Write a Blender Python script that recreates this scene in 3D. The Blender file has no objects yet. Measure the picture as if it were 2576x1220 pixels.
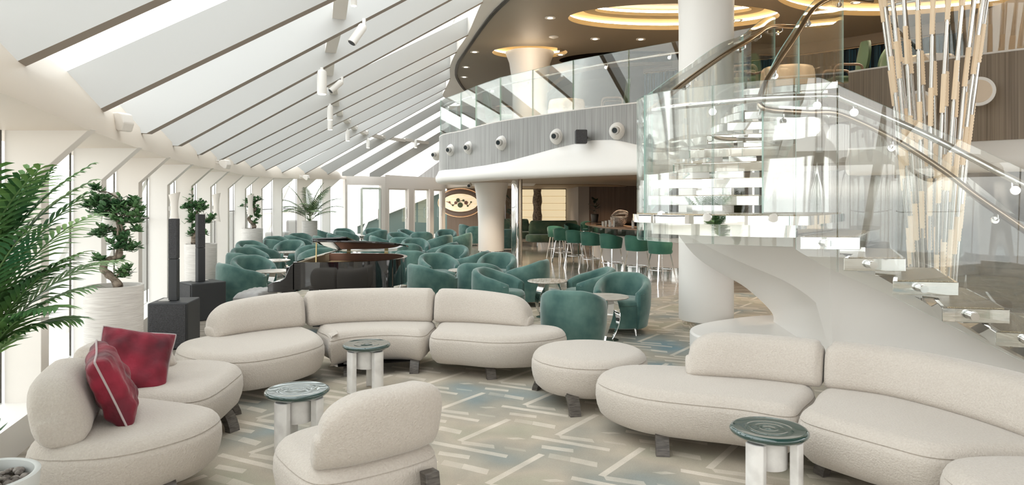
import bpy, math, random
EXPO=0.27
SKYS=2.5
LW=120
LU=170
from mathutils import Vector
random.seed(7)
S=bpy.context.scene; COL=S.collection
PI=math.pi; F=1750.0; CX=1288.0; HY=505.0; EH=1.65
def at(px,py,Y): return ((px-CX)*Y/F, Y, EH-(py-HY)*Y/F)
def gr(px,py,z=0.0):
    Y=F*(EH-z)/(py-HY); return ((px-CX)*Y/F,Y)
# ---------------------------------------------------------------- materials
def mat(name,col,rough=.5,metal=0.0,spec=.5,emit=None,es=0.0,coat=0,sheen=0):
    m=bpy.data.materials.new(name); m.use_nodes=True
    b=m.node_tree.nodes['Principled BSDF']
    b.inputs['Base Color'].default_value=(*col,1); b.inputs['Roughness'].default_value=rough
    b.inputs['Metallic'].default_value=metal; b.inputs['Specular IOR Level'].default_value=spec
    if coat: b.inputs['Coat Weight'].default_value=coat; b.inputs['Coat Roughness'].default_value=.03
    if sheen: b.inputs['Sheen Weight'].default_value=sheen; b.inputs['Sheen Roughness'].default_value=.4
    if emit: b.inputs['Emission Color'].default_value=(*emit,1); b.inputs['Emission Strength'].default_value=es
    return m
def nt(m): return m.node_tree.nodes,m.node_tree.links,m.node_tree.nodes['Principled BSDF']
def noisecol(m,c1,c2,scale=(1,1,1),nscale=5,detail=4,bump=0,lo=.35,hi=.65,bscale=None,dist=.01):
    N,L,b=nt(m)
    tc=N.new('ShaderNodeTexCoord'); mp=N.new('ShaderNodeMapping'); mp.inputs['Scale'].default_value=scale
    L.new(tc.outputs['Object'],mp.inputs[0])
    n=N.new('ShaderNodeTexNoise'); n.inputs['Scale'].default_value=nscale; n.inputs['Detail'].default_value=detail
    L.new(mp.outputs[0],n.inputs['Vector'])
    r=N.new('ShaderNodeValToRGB'); r.color_ramp.elements[0].position=lo; r.color_ramp.elements[1].position=hi
    r.color_ramp.elements[0].color=(*c1,1); r.color_ramp.elements[1].color=(*c2,1)
    L.new(n.outputs['Fac'],r.inputs[0]); L.new(r.outputs[0],b.inputs['Base Color'])
    if bump:
        src=n
        if bscale:
            src=N.new('ShaderNodeTexNoise'); src.inputs['Scale'].default_value=bscale; src.inputs['Detail'].default_value=3
            L.new(tc.outputs['Object'],src.inputs['Vector'])
        bp=N.new('ShaderNodeBump'); bp.inputs['Strength'].default_value=bump; bp.inputs['Distance'].default_value=dist
        L.new(src.outputs['Fac'],bp.inputs['Height']); L.new(bp.outputs[0],b.inputs['Normal'])
    return m
WHITE=mat('white_paint',(.80,.76,.71),.45)
FINSHADE=mat('fin_edge_shade',(.34,.29,.245),.5)  # taupe stands in for shade on the roof fins' undersides
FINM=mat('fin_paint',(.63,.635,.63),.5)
BEAM=mat('beam_paint',(.74,.665,.575),.45)
SOFT=mat('soft_white',(.86,.835,.80),.4)
CREAM=noisecol(mat('boucle',(.6,.55,.48),.95,sheen=.3),(.50,.448,.395),(.56,.512,.455),nscale=90,detail=5,bump=.85,bscale=100,dist=.006,lo=.3,hi=.7)
VELV=noisecol(mat('green_velvet',(.06,.2,.16),.8,sheen=.5),(.038,.105,.094),(.105,.20,.172),nscale=5,detail=3,lo=.35,hi=.7)
DVELV=noisecol(mat('olive_velvet',(.06,.1,.06),.8,sheen=.3),(.035,.07,.04),(.08,.11,.06),nscale=4)
STOOLG=noisecol(mat('stool_green',(.03,.16,.10),.7,sheen=.3),(.018,.11,.075),(.04,.15,.10),nscale=4)
CHROME=mat('chrome',(.82,.82,.82),.06,1.0)
RODM=mat('rod_steel',(.60,.59,.57),.12,1.0)
MIRROR=mat('mirror_steel',(.88,.88,.87),.02,1.0)
BRONZE=mat('bronze_rail',(.46,.38,.29),.22,1.0)
DARKM=mat('dark_bronze',(.07,.06,.05),.35,.6)
BLACK=mat('piano_lacquer',(.006,.006,.007),.05,0,.6,coat=1)
BLK=mat('speaker_black',(.035,.037,.04),.5)
BLK2=noisecol(mat('speaker_grille',(.03,.03,.035),.6),(.02,.02,.022),(.06,.06,.065),nscale=120,bump=.4,bscale=150)
GREYP=mat('grey_plastic',(.55,.53,.5),.4)
WOODG=noisecol(mat('grey_wood_panel',(.3,.3,.29),.35),(.20,.195,.185),(.42,.42,.41),scale=(30,30,.25),nscale=2.2,lo=.3,hi=.7)
WOODB=noisecol(mat('brown_wood_panel',(.2,.15,.11),.35),(.17,.125,.085),(.30,.235,.17),scale=(30,30,.25),nscale=2.2,lo=.3,hi=.7)
WALN=noisecol(mat('walnut_wall',(.1,.06,.04),.4),(.085,.05,.032),(.16,.10,.065),scale=(22,22,.3),nscale=2,lo=.3,hi=.7)
LEGW=noisecol(mat('dark_leg_wood',(.08,.07,.06),.4),(.05,.042,.036),(.12,.105,.09),scale=(3,3,20),nscale=6)
MARB=noisecol(mat('white_marble',(.8,.78,.75),.3),(.60,.58,.56),(.80,.785,.76),nscale=7,detail=6,lo=.3,hi=.55)
TTOP=noisecol(mat('veined_top',(.6,.55,.5),.2),(.42,.37,.32),(.66,.61,.55),scale=(1,8,1),nscale=4,detail=5)
GREENG=mat('dark_green_glass',(.012,.05,.045),.03,0,.8,coat=1)
CEIL=mat('taupe_ceiling',(.29,.25,.195),.55)
CEIL2=mat('lower_ceiling',(.36,.31,.25),.5)
GOLD=mat('cove_gold',(.55,.42,.22),.5)
LIGHTW=mat('cove_light',(1,.9,.7),.5,emit=(1,.86,.64),es=12)
LAMPW=mat('lamp_disc',(1,.9,.75),.5,emit=(1,.86,.65),es=6)
PANELL=mat('backlit_panel',(.75,.65,.45),.6,emit=(1,.82,.52),es=.55)
PANELO=noisecol(mat('onyx_panel',(.8,.7,.5),.4,emit=(1,.82,.55),es=.55),(.6,.47,.28),(.9,.8,.6),scale=(1,1,6),nscale=3)
BARK=noisecol(mat('bark',(.2,.15,.1),.9),(.10,.075,.055),(.34,.28,.22),scale=(1,1,1),nscale=18,bump=.8,dist=.02)
SOIL=noisecol(mat('soil',(.1,.08,.06),.95),(.05,.04,.03),(.22,.18,.14),nscale=40,bump=.8,dist=.02)
LEAF=noisecol(mat('leaf_green',(.05,.16,.06),.4),(.05,.14,.06),(.15,.30,.12),nscale=8)
PALM=noisecol(mat('palm_leaf',(.08,.2,.06),.45),(.035,.14,.06),(.22,.38,.09),nscale=3,lo=.35,hi=.72)
PALM2=noisecol(mat('palm_leaf_far',(.1,.16,.08),.5),(.05,.11,.05),(.16,.22,.09),nscale=6)
POT=noisecol(mat('ribbed_pot',(.74,.71,.67),.5),(.62,.59,.56),(.78,.755,.72),scale=(2,2,50),nscale=3,bump=.5,dist=.01)
RED=noisecol(mat('crimson_velvet',(.3,.01,.03),.7,sheen=.15),(.07,.002,.010),(.29,.010,.034),nscale=4,detail=3,bump=.35,bscale=9,dist=.05)
PIPING=mat('grey_piping',(.45,.38,.38),.6)
GLIT=mat('glitter_tread',(.45,.36,.24),.25,.5)
N,L,b=nt(GLIT); v=N.new('ShaderNodeTexVoronoi'); v.inputs['Scale'].default_value=160
tc=N.new('ShaderNodeTexCoord'); L.new(tc.outputs['Object'],v.inputs['Vector'])
r=N.new('ShaderNodeValToRGB'); r.color_ramp.elements[0].position=.12; r.color_ramp.elements[0].color=(.95,.88,.7,1); r.color_ramp.elements[1].position=.4; r.color_ramp.elements[1].color=(.34,.27,.17,1)
L.new(v.outputs['Distance'],r.inputs[0]); L.new(r.outputs[0],b.inputs['Base Color'])
bp=N.new('ShaderNodeBump'); bp.inputs['Strength'].default_value=.9; bp.inputs['Distance'].default_value=.004; L.new(v.outputs['Distance'],bp.inputs['Height']); L.new(bp.outputs[0],b.inputs['Normal'])
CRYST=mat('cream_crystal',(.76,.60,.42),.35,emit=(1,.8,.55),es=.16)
SMOKE=mat('smoked_mirror',(.16,.14,.12),.08,.85)
BENCHL=mat('bench_leather',(.27,.26,.25),.3)
IVORY=mat('ivory_keys',(.85,.83,.78),.3)
MAHOG=mat('inner_rim_wood',(.23,.12,.085),.3)
CURT=noisecol(mat('blue_curtain',(.02,.07,.12),.8),(.006,.010,.014),(.03,.10,.16),scale=(14,14,.05),nscale=1.5,lo=.45,hi=.6)
CLOTH=mat('linen_cloth',(.62,.52,.4),.8)
DKCH=mat('dining_frame',(.16,.11,.08),.45)
OLIVE=mat('dining_green',(.04,.085,.045),.7,sheen=.3)
DECK=mat('outer_deck',(.62,.58,.53),.8)
PEB=noisecol(mat('pebbles',(.3,.27,.25),.7),(.12,.10,.09),(.4,.36,.33),nscale=30)
BOTTLE=mat('clear_bottle',(.75,.74,.70),.1,0,.8)
COPPER=mat('bar_top_copper',(.38,.24,.16),.18,.3)
def glassm(name,tint,boost=1.0,base=0.0,rough=0.0,edge=False):
    m=bpy.data.materials.new(name); m.use_nodes=True; N=m.node_tree.nodes; L=m.node_tree.links
    N.clear(); o=N.new('ShaderNodeOutputMaterial'); mx=N.new('ShaderNodeMixShader')
    t=N.new('ShaderNodeBsdfTransparent'); t.inputs[0].default_value=(*tint,1)
    g=N.new('ShaderNodeBsdfGlossy'); g.inputs['Roughness'].default_value=rough; g.inputs['Color'].default_value=(.96,.98,.97,1)
    lw=N.new('ShaderNodeLayerWeight'); lw.inputs['Blend'].default_value=.35
    ma=N.new('ShaderNodeMath'); ma.operation='MULTIPLY_ADD'; ma.use_clamp=True; ma.inputs[1].default_value=boost; ma.inputs[2].default_value=base
    L.new(lw.outputs['Fresnel'],ma.inputs[0]); L.new(ma.outputs[0],mx.inputs[0]); L.new(t.outputs[0],mx.inputs[1]); L.new(g.outputs[0],mx.inputs[2]); L.new(mx.outputs[0],o.inputs[0])
    return m
GLASS=glassm('guard_glass',(.985,.993,.988),.58,.045)
WGLASS=glassm('window_glass',(.97,.985,.98),.25,.0)
GEDGE=mat('glass_edge',(.42,.62,.56),.15,0,.7)
# carpet
CARP=mat('carpet',(.4,.36,.3),.95)
def carpet(m):
    N,L,b=nt(m)
    def nd(t,**k):
        n=N.new(t)
        for a,vv in k.items(): setattr(n,a,vv)
        return n
    def M(op,a,bb=None,c=None):
        n=nd('ShaderNodeMath',operation=op)
        for i,x in enumerate((a,bb,c)):
            if x is None: continue
            if isinstance(x,(int,float)): n.inputs[i].default_value=x
            else: L.new(x,n.inputs[i])
        return n.outputs[0]
    tc=nd('ShaderNodeTexCoord'); sp=nd('ShaderNodeSeparateXYZ'); L.new(tc.outputs['Object'],sp.inputs[0]); X,Y=sp.outputs[0],sp.outputs[1]
    T1=(.217,-.722); T2=(.675,.115); det=T1[0]*T2[1]-T1[1]*T2[0]
    bars=[((.3165,4.873),(.335,.47),.046,1,0),((.136,4.845),(.508,-.262),.052,1,.25),((.198,4.647),(.205,-.08),.060,.9,.3),((-.02,4.80),(.09,.01),.04,.75,1.2),((.238,4.487),(.13,-.07),.075,.4,.3),((.37,4.42),(.16,-.095),.075,.85,.4),((-.343,4.728),(.225,-.085),.062,.8,.5),((-.05,4.63),(.14,-.06),.035,.3,.6)]
    bar=None
    for (sx,sy),(dx,dy),wd,inten,skew in bars:
        cx_,cy_=sx+dx/2,sy+dy/2; l=math.hypot(dx,dy); ux,uy=dx/l,dy/l
        rx=M('SUBTRACT',X,cx_); ry=M('SUBTRACT',Y,cy_)
        la=M('MULTIPLY_ADD',rx,T2[1]/det,M('MULTIPLY',ry,-T2[0]/det)); lb=M('MULTIPLY_ADD',rx,-T1[1]/det,M('MULTIPLY',ry,T1[0]/det))
        la=M('SUBTRACT',la,M('ROUND',la)); lb=M('SUBTRACT',lb,M('ROUND',lb))
        qx=M('MULTIPLY_ADD',la,T1[0],M('MULTIPLY',lb,T2[0])); qy=M('MULTIPLY_ADD',la,T1[1],M('MULTIPLY',lb,T2[1]))
        v=M('MULTIPLY_ADD',qx,-uy,M('MULTIPLY',qy,ux)); u=M('MULTIPLY_ADD',qx,ux,M('MULTIPLY',qy,uy)); u=M('MULTIPLY_ADD',v,skew,u)
        ins=M('MULTIPLY',M('LESS_THAN',M('ABSOLUTE',u),l/2),M('MULTIPLY',M('LESS_THAN',M('ABSOLUTE',v),wd/2),inten))
        bar=ins if bar is None else M('MAXIMUM',bar,ins)
    # base colours
    n1=nd('ShaderNodeTexNoise'); n1.inputs['Scale'].default_value=.95; n1.inputs['Detail'].default_value=2; L.new(tc.outputs['Object'],n1.inputs['Vector'])
    r1=nd('ShaderNodeValToRGB'); e=r1.color_ramp.elements
    e[0].position=.27; e[0].color=(.15,.23,.26,1); e[1].position=.72; e[1].color=(.44,.36,.275,1)
    x=e.new(.41); x.color=(.30,.29,.245,1); x=e.new(.52); x.color=(.42,.365,.29,1); x=e.new(.63); x.color=(.35,.33,.25,1)
    L.new(n1.outputs['Fac'],r1.inputs[0])
    n2=nd('ShaderNodeTexNoise'); n2.inputs['Scale'].default_value=220; L.new(tc.outputs['Object'],n2.inputs['Vector'])
    n3=nd('ShaderNodeTexNoise'); n3.inputs['Scale'].default_value=3.1; n3.inputs['Detail'].default_value=5; L.new(tc.outputs['Object'],n3.inputs['Vector'])
    mx=nd('ShaderNodeMix',data_type='RGBA'); mx.inputs[7].default_value=(.68,.61,.52,1)
    L.new(r1.outputs[0],mx.inputs[6]); 
    L.new(M('MULTIPLY',bar,M('ADD',.2,M('MULTIPLY',n3.outputs['Fac'],.75))),mx.inputs[0])
    hs=nd('ShaderNodeHueSaturation'); L.new(mx.outputs[2],hs.inputs['Color']); L.new(M('ADD',.55,M('MULTIPLY',M('ADD',n2.outputs['Fac'],n3.outputs['Fac']),.45)),hs.inputs['Value'])
    L.new(hs.outputs[0],b.inputs['Base Color'])
    bp=nd('ShaderNodeBump'); bp.inputs['Strength'].default_value=.35; bp.inputs['Distance'].default_value=.004; L.new(n2.outputs['Fac'],bp.inputs['Height']); L.new(bp.outputs[0],b.inputs['Normal'])
carpet(CARP)
TILE=noisecol(mat('tile_floor',(.36,.32,.27),.12),(.28,.245,.20),(.47,.42,.36),scale=(.6,5,1),nscale=2.5,detail=5)
# ---------------------------------------------------------------- mesh helpers
class MB:
    def __init__(s): s.v=[]; s.f=[]; s.m=[]
    def add(s,V,Fc,mi=0):
        o=len(s.v); s.v+= [tuple(p) for p in V]; s.f+=[tuple(i+o for i in f) for f in Fc]; s.m+=[mi]*len(Fc); return s
    def box(s,x0,x1,y0,y1,z0,z1,mi=0):
        V=[(x,y,z) for x in(x0,x1) for y in(y0,y1) for z in(z0,z1)]
        return s.add(V,[(0,1,3,2),(4,6,7,5),(0,4,5,1),(2,3,7,6),(0,2,6,4),(1,5,7,3)],mi)
    def bar(s,a,b2,w,h,mi=0,up=(0,0,1)):
        a=Vector(a); b2=Vector(b2); d=(b2-a).normalized(); u=Vector(up); sd=d.cross(u)
        if sd.length<1e-4: sd=d.cross(Vector((0,1,0)))
        sd.normalize(); uu=sd.cross(d).normalized()
        V=[]
        for p in (a,b2):
            for i,j in((-1,-1),(1,-1),(1,1),(-1,1)): V.append(p+sd*(w/2*i)+uu*(h/2*j))
        return s.add(V,[(3,2,1,0),(4,5,6,7),(0,1,5,4),(1,2,6,5),(2,3,7,6),(3,0,4,7)],mi)
    def cyl(s,a,b2,r0,r1=None,n=20,caps=True,mi=0):
        r1=r0 if r1 is None else r1
        return s.tube([a,b2],[r0,r1],n,caps,mi)
    def tube(s,pts,r,n=10,caps=True,mi=0):
        pts=[Vector(p) for p in pts]; k=len(pts)
        rs=r if isinstance(r,(list,tuple)) else [r]*k
        V=[]; prev=None
        for i,p in enumerate(pts):
            t=(pts[min(i+1,k-1)]-pts[max(i-1,0)]).normalized()
            if prev is None:
                a=t.cross(Vector((0,0,1)))
                if a.length<1e-3: a=t.cross(Vector((0,1,0)))
            else: a=prev-t*prev.dot(t)
            a.normalize(); prev=a; bb=t.cross(a)
            for j in range(n):
                an=2*PI*j/n; V.append(p+a*math.cos(an)*rs[i]+bb*math.sin(an)*rs[i])
        Fc=[(i*n+j,i*n+(j+1)%n,(i+1)*n+(j+1)%n,(i+1)*n+j) for i in range(k-1) for j in range(n)]
        if caps: Fc+= [tuple(range(n-1,-1,-1)),tuple(range((k-1)*n,k*n))]
        return s.add(V,Fc,mi)
    def lathe(s,prof,c=(0,0,0),n=32,mi=0,cap=True):
        V=[(c[0]+r*math.cos(2*PI*j/n),c[1]+r*math.sin(2*PI*j/n),c[2]+z) for r,z in prof for j in range(n)]
        k=len(prof); Fc=[(i*n+j,i*n+(j+1)%n,(i+1)*n+(j+1)%n,(i+1)*n+j) for i in range(k-1) for j in range(n)]
        if cap: Fc+=[tuple(range(n-1,-1,-1)),tuple(range((k-1)*n,k*n))]
        return s.add(V,Fc,mi)
    def prism(s,poly,z0,z1,mi=0):
        n=len(poly); V=[(x,y,z0) for x,y in poly]+[(x,y,z1) for x,y in poly]
        return s.add(V,[tuple(range(n-1,-1,-1)),tuple(range(n,2*n))]+[(i,(i+1)%n,n+(i+1)%n,n+i) for i in range(n)],mi)
    def plate(s,poly,d,mi=0):   # poly 3D planar points, d thickness vector
        n=len(poly); d=Vector(d); V=[Vector(p) for p in poly]+[Vector(p)+d for p in poly]
        return s.add(V,[tuple(range(n-1,-1,-1)),tuple(range(n,2*n))]+[(i,(i+1)%n,n+(i+1)%n,n+i) for i in range(n)],mi)
    def sphere(s,c,r,n=14,mi=0,sc=(1,1,1)):
        prof=[(r*math.sin(PI*i/n),-r*math.cos(PI*i/n)) for i in range(n+1)]; prof[0]=(1e-4,-r); prof[-1]=(1e-4,r)
        o=len(s.v); s.lathe(prof,(0,0,0),n*2,mi)
        for i in range(o,len(s.v)):
            x,y,z=s.v[i]; s.v[i]=(c[0]+x*sc[0],c[1]+y*sc[1],c[2]+z*sc[2])
        return s
    def grid(s,rows,closed=False,mi=0):
        m=len(rows[0]); V=[p for r in rows for p in r]; k=len(rows)
        Fc=[(i*m+j,i*m+(j+1)%m,(i+1)*m+(j+1)%m,(i+1)*m+j) for i in range(k-1) for j in range(m if closed else m-1)]
        return s.add(V,Fc,mi)
def build(name,mb,mats,parent=None,smooth=None,bevel=0,label=None,cat=None,group=None,kind=None):
    me=bpy.data.meshes.new(name)
    V=mb.v
    if parent is not None:
        lx,ly,lz=parent.get('_o',(0,0,0)); V=[(x-lx,y-ly,z-lz) for x,y,z in V]
    me.from_pydata([tuple(p) for p in V],[],mb.f); 
    if not isinstance(mats,(list,tuple)): mats=[mats]
    for m in mats: me.materials.append(m)
    if len(mats)>1: me.polygons.foreach_set('material_index',mb.m)
    import bmesh
    bm=bmesh.new(); bm.from_mesh(me); bmesh.ops.recalc_face_normals(bm,faces=bm.faces); bm.to_mesh(me); bm.free()
    if smooth:
        me.shade_smooth(); me.set_sharp_from_angle(angle=math.radians(smooth))
    me.update()
    o=bpy.data.objects.new(name,me); COL.objects.link(o)
    if parent is not None: o.parent=parent
    if bevel:
        md=o.modifiers.new('b','BEVEL'); md.width=bevel; md.segments=2; md.limit_method='ANGLE'
    if label: o['label']=label
    if cat: o['category']=cat
    if group: o['group']=group
    if kind: o['kind']=kind
    return o
def thing(name,label,cat,loc=(0,0,0),group=None,rz=0,kind=None):
    o=bpy.data.objects.new(name,None); o.empty_display_size=.1; COL.objects.link(o); o.location=loc; o.rotation_euler=(0,0,rz)
    o['_o']=tuple(loc)
    if label: o['label']=label
    if cat: o['category']=cat
    if group: o['group']=group
    if kind: o['kind']=kind
    return o
def local(name,label,cat,loc,rz=0,group=None):   # parts are modelled about the origin
    o=thing(name,label,cat,loc,group,rz); o['_o']=(0,0,0); return o
def dup(root,loc,rz,label,group=None,sc=None):
    r=root.copy(); COL.objects.link(r); r.location=loc; r.rotation_euler=(0,0,rz)
    if sc: r.scale=(sc,sc,sc)
    r['label']=label
    if group: r['group']=group
    for ch in list(root.children):
        c=ch.copy(); COL.objects.link(c); c.parent=r
        for g in ch.children:
            d=g.copy(); COL.objects.link(d); d.parent=c
    return r
def cr(pts,n,closed=False):
    pts=[tuple(p) for p in pts]; k=len(pts); out=[]
    segs=k if closed else k-1
    for i in range(segs):
        def g(j):
            return pts[j%k] if closed else pts[max(0,min(k-1,j))]
        p0,p1,p2,p3=g(i-1),g(i),g(i+1),g(i+2)
        for q in range(n):
            t=q/n
            out.append(tuple(.5*((2*b)+(-a+c)*t+(2*a-5*b+4*c-d)*t*t+(-a+3*b-3*c+d)*t**3) for a,b,c,d in zip(p0,p1,p2,p3)))
    if not closed: out.append(pts[-1])
    return out
def resamp(pts,m,closed=False):
    P=[Vector(p) for p in pts]
    if closed: P.append(P[0])
    d=[0]
    for i in range(1,len(P)): d.append(d[-1]+(P[i]-P[i-1]).length)
    T=d[-1]; out=[]; j=0
    for q in range(m):
        s=T*q/(m if closed else m-1)
        while j<len(P)-2 and d[j+1]<s: j+=1
        t=(s-d[j])/max(1e-9,d[j+1]-d[j]); out.append(tuple(P[j].lerp(P[j+1],min(1,t))))
    return out
def interp(tab,x):
    if x<=tab[0][0]: a,b2=tab[0],tab[1]
    elif x>=tab[-1][0]: a,b2=tab[-2],tab[-1]
    else:
        for i in range(len(tab)-1):
            if tab[i][0]<=x<=tab[i+1][0]: a,b2=tab[i],tab[i+1]; break
    t=(x-a[0])/(b2[0]-a[0]); return tuple(p+(q-p)*t for p,q in zip(a[1:],b2[1:]))
def outline_normals(O):
    n=len(O); ar=sum(O[i][0]*O[(i+1)%n][1]-O[(i+1)%n][0]*O[i][1] for i in range(n)); sg=1 if ar>0 else -1
    N=[]
    for i in range(n):
        a=O[i-1]; b2=O[(i+1)%n]; dx,dy=b2[0]-a[0],b2[1]-a[1]; l=math.hypot(dx,dy) or 1
        N.append((dy/l*sg,-dx/l*sg))
    return N
SEATP=[(.085,.115),(.06,.122),(.025,.155),(.004,.21),(-.006,.27),(-.004,.325),(.004,.352),(.012,.357),(.006,.363),(.018,.385),(.038,.405),(.062,.417),(.085,.422)]
def cushion(out,prof=SEATP,n=84,zs=1.0,smooth=True):
    O=resamp(cr(out,10,True),n,True) if smooth else out
    for _ in range(3 if smooth else 0): O=[tuple((O[i-1][q]+2*O[i][q]+O[(i+1)%n][q])/4 for q in (0,1)) for i in range(n)]
    NN=outline_normals(O); rows=[]
    for ins,z in prof: rows.append([(p[0]-m[0]*ins,p[1]-m[1]*ins,z*zs) for p,m in zip(O,NN)])
    mb=MB(); mb.grid(rows,True); k=len(rows); m=len(O)
    from mathutils.geometry import tessellate_polygon
    T=tessellate_polygon([[Vector((p[0],p[1],0)) for p in rows[-1]]])
    for t in T: mb.f.append(tuple((k-1)*m+i for i in t)); mb.m.append(0)
    mb.f.append(tuple(range(m-1,-1,-1))); mb.m.append(0)
    return mb
def backrest(cl,centre,zb=.40,zt=.74,w=.15,lean=.06,R=.22,rr=.17,n=64,endz=(0,0),free=(1,1)):
    C=resamp(cr(cl,10),n); L=[0]
    for i in range(1,n): L.append(L[-1]+math.dist(C[i],C[i-1]))
    T=L[-1]; rows=[]
    for i in range(n):
        a=C[max(0,i-1)]; b2=C[min(n-1,i+1)]; dx,dy=b2[0]-a[0],b2[1]-a[1]; l=math.hypot(dx,dy); nx,ny=dy/l,-dx/l
        if (C[i][0]-centre[0])*nx+(C[i][1]-centre[1])*ny<0: nx,ny=-nx,-ny
        t=L[i]/T
        lf=L[i]<T-L[i]; fr_=free[0] if lf else free[1]; R_=max(.05,R*fr_); r2=max(.035,rr*fr_); d=min(L[i],T-L[i]); e=min(1,d/R_); hs=math.sqrt(max(0,1-(1-e)**2))
        sag=endz[0]*(1-t)**2+endz[1]*t**2
        H=(zt-zb)-r2*(1-hs)-sag; W=w*((.62+.38*hs) if fr_ else (.86+.14*hs))
        row=[]
        for j in range(28):
            an=2*PI*j/28; c,s_=math.cos(an),math.sin(an)
            x=W*math.copysign(abs(c)**.62,c); zz=.5+.5*math.copysign(abs(s_)**.62,s_)
            x*=(1-.22*zz)
            off=lean*zz
            row.append((C[i][0]+nx*(x+off),C[i][1]+ny*(x+off),zb+H*zz))
        rows.append(row)
    # rounded end caps
    def capr(row,tdir,sg):
        cx=sum(p[0] for p in row)/28; cy=sum(p[1] for p in row)/28; cz=sum(p[2] for p in row)/28
        out=[]
        for k,o in ((.94,.012),(.82,.020),(.5,.024)):
            out.append([(cx+(p[0]-cx)*k+tdir[0]*o,cy+(p[1]-cy)*k+tdir[1]*o,cz+(p[2]-cz)*k) for p in row])
        return out
    d0=Vector((C[0][0]-C[1][0],C[0][1]-C[1][1])).normalized(); d1=Vector((C[-1][0]-C[-2][0],C[-1][1]-C[-2][1])).normalized()
    a=capr(rows[0],d0,1); b2=capr(rows[-1],d1,1)
    rows=a[::-1]+rows+b2
    mb=MB(); mb.grid(rows,True); mb.f.append(tuple(range(27,-1,-1))); k=len(rows); mb.f.append(tuple(range((k-1)*28,k*28))); mb.m+=[0,0]
    return mb
# ---------------------------------------------------------------- camera, world
cam=bpy.data.cameras.new('camera'); co=bpy.data.objects.new('camera',cam); COL.objects.link(co)
co.location=(0,0,EH); co.rotation_euler=(PI/2,0,0); cam.sensor_fit='HORIZONTAL'; cam.sensor_width=36
cam.lens=36*F/2576; cam.shift_y=-(610-HY)/2576; cam.clip_end=300; S.camera=co
S.view_settings.view_transform='Standard'; S.view_settings.look='None'; S.view_settings.exposure=EXPO; S.view_settings.gamma=1
S.cycles.transparent_max_bounces=24
w=bpy.data.worlds.new('sky'); S.world=w; w.use_nodes=True; N=w.node_tree.nodes; L=w.node_tree.links
bg=N['Background']; bg.inputs[1].default_value=SKYS
tc=N.new('ShaderNodeTexCoord'); sp=N.new('ShaderNodeSeparateXYZ'); L.new(tc.outputs['Generated'],sp.inputs[0])
cr_=N.new('ShaderNodeValToRGB'); e=cr_.color_ramp.elements; e[0].position=.0; e[0].color=(.62,.62,.61,1); e[1].position=.35; e[1].color=(.97,.985,1,1)
x=e.new(.02); x.color=(1,.97,.92,1); L.new(sp.outputs[2],cr_.inputs[0]); L.new(cr_.outputs[0],bg.inputs[0])
# ---------------------------------------------------------------- wall curve (soffit inner edge): Y -> X, z
FIN=[(4.9,225,328),(6.4,348,373),(8.1,422,397),(9.8,481.6,414),(11.5,533,424),(13.2,574,432),(15.0,613,440.6),(16.8,652,444.7),(18.5,690,447.5),(20.2,738,449.5),(21.8,795,450.5),(23.4,855,451)]
TIP=[(-7,-1.2,2.2),(-3,-1.45,2.2),(0,-1.9,2.2),(2.2,-2.3,2.2),(3.6,-2.62,2.2)]+[(Y,(x-CX)*Y/F,EH-(y-HY)*Y/F) for Y,x,y in FIN]+[(24.8,-5.9,2.42)]
def tip(Y): return interp(TIP,Y)
def tdir(Y):
    a=tip(Y-.3); b2=tip(Y+.3); d=Vector((b2[0]-a[0],.6,0)).normalized(); return d
def outv(Y): return Vector((-1,0,0))
YS=[-7,-5,-3,-1,0,1,2.2,3,3.6,4.2]+[4.9+.45*i for i in range(42)]+[24.0,24.8]
# beam
def prof_sweep(pr,ys,name,m,**k):
    mb=MB(); rows=[]
    for Y in ys:
        X,z=tip(Y); o=outv(Y); base=Vector((X,Y,0))
        rows.append([tuple(base+o*s+Vector((0,0,zz if ab else z+zz))) for s,zz,ab in pr])
    mb.grid(rows,True); n=len(pr); mb.f.append(tuple(range(n))); k2=len(rows); mb.f.append(tuple(range((k2-1)*n,k2*n))); mb.m+=[0,0]
    return build(name,mb,m,smooth=40,kind='structure',**k)
prof_sweep([(0,0,0),(-.0,.02,0),(.04,.22,0),(.28,.50,0),(.95,.50,0),(.95,0,0)],YS,'trim_1',BEAM)
prof_sweep([(.33,0,1),(.33,.225,1),(.98,.225,1),(.98,0,1)],[y for y in YS if y<=24.8],'trim_2',SOFT)
# floor
fp=[(-1.9,-7),(9.5,-7),(9.5,32),(-2.5,32),(-6.6,25.5)]+[(tip(Y)[0]-.7,Y) for Y in (24,21,18,15,12,9,6,3,0,-3)]
mb=MB(); mb.prism(fp,-.1,0); build('floor',mb,TILE,kind='structure')
cp=cr([(-1.2,-6),(2,-6.5),(8,-6),(8.6,0),(8.2,6),(7,10.5),(4.6,12.3),(3.0,12.2),(2.2,11.6),(1.4,11.9),(.6,13.4),(-.6,14.5),(-1.8,17.5),(-3,20),(-4.5,20),(-4.9,15),(-4.15,11),(-3.75,10),(-3.3,8.6),(-2.75,7.3),(-2.95,6.3),(-3.35,5.6),(-3.2,4.9),(-2.7,3),(-2.0,0)],5,True)
mb=MB(); mb.prism(cp,0.0,.008); build('floor_carpet',mb,CARP,kind='structure')
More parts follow.
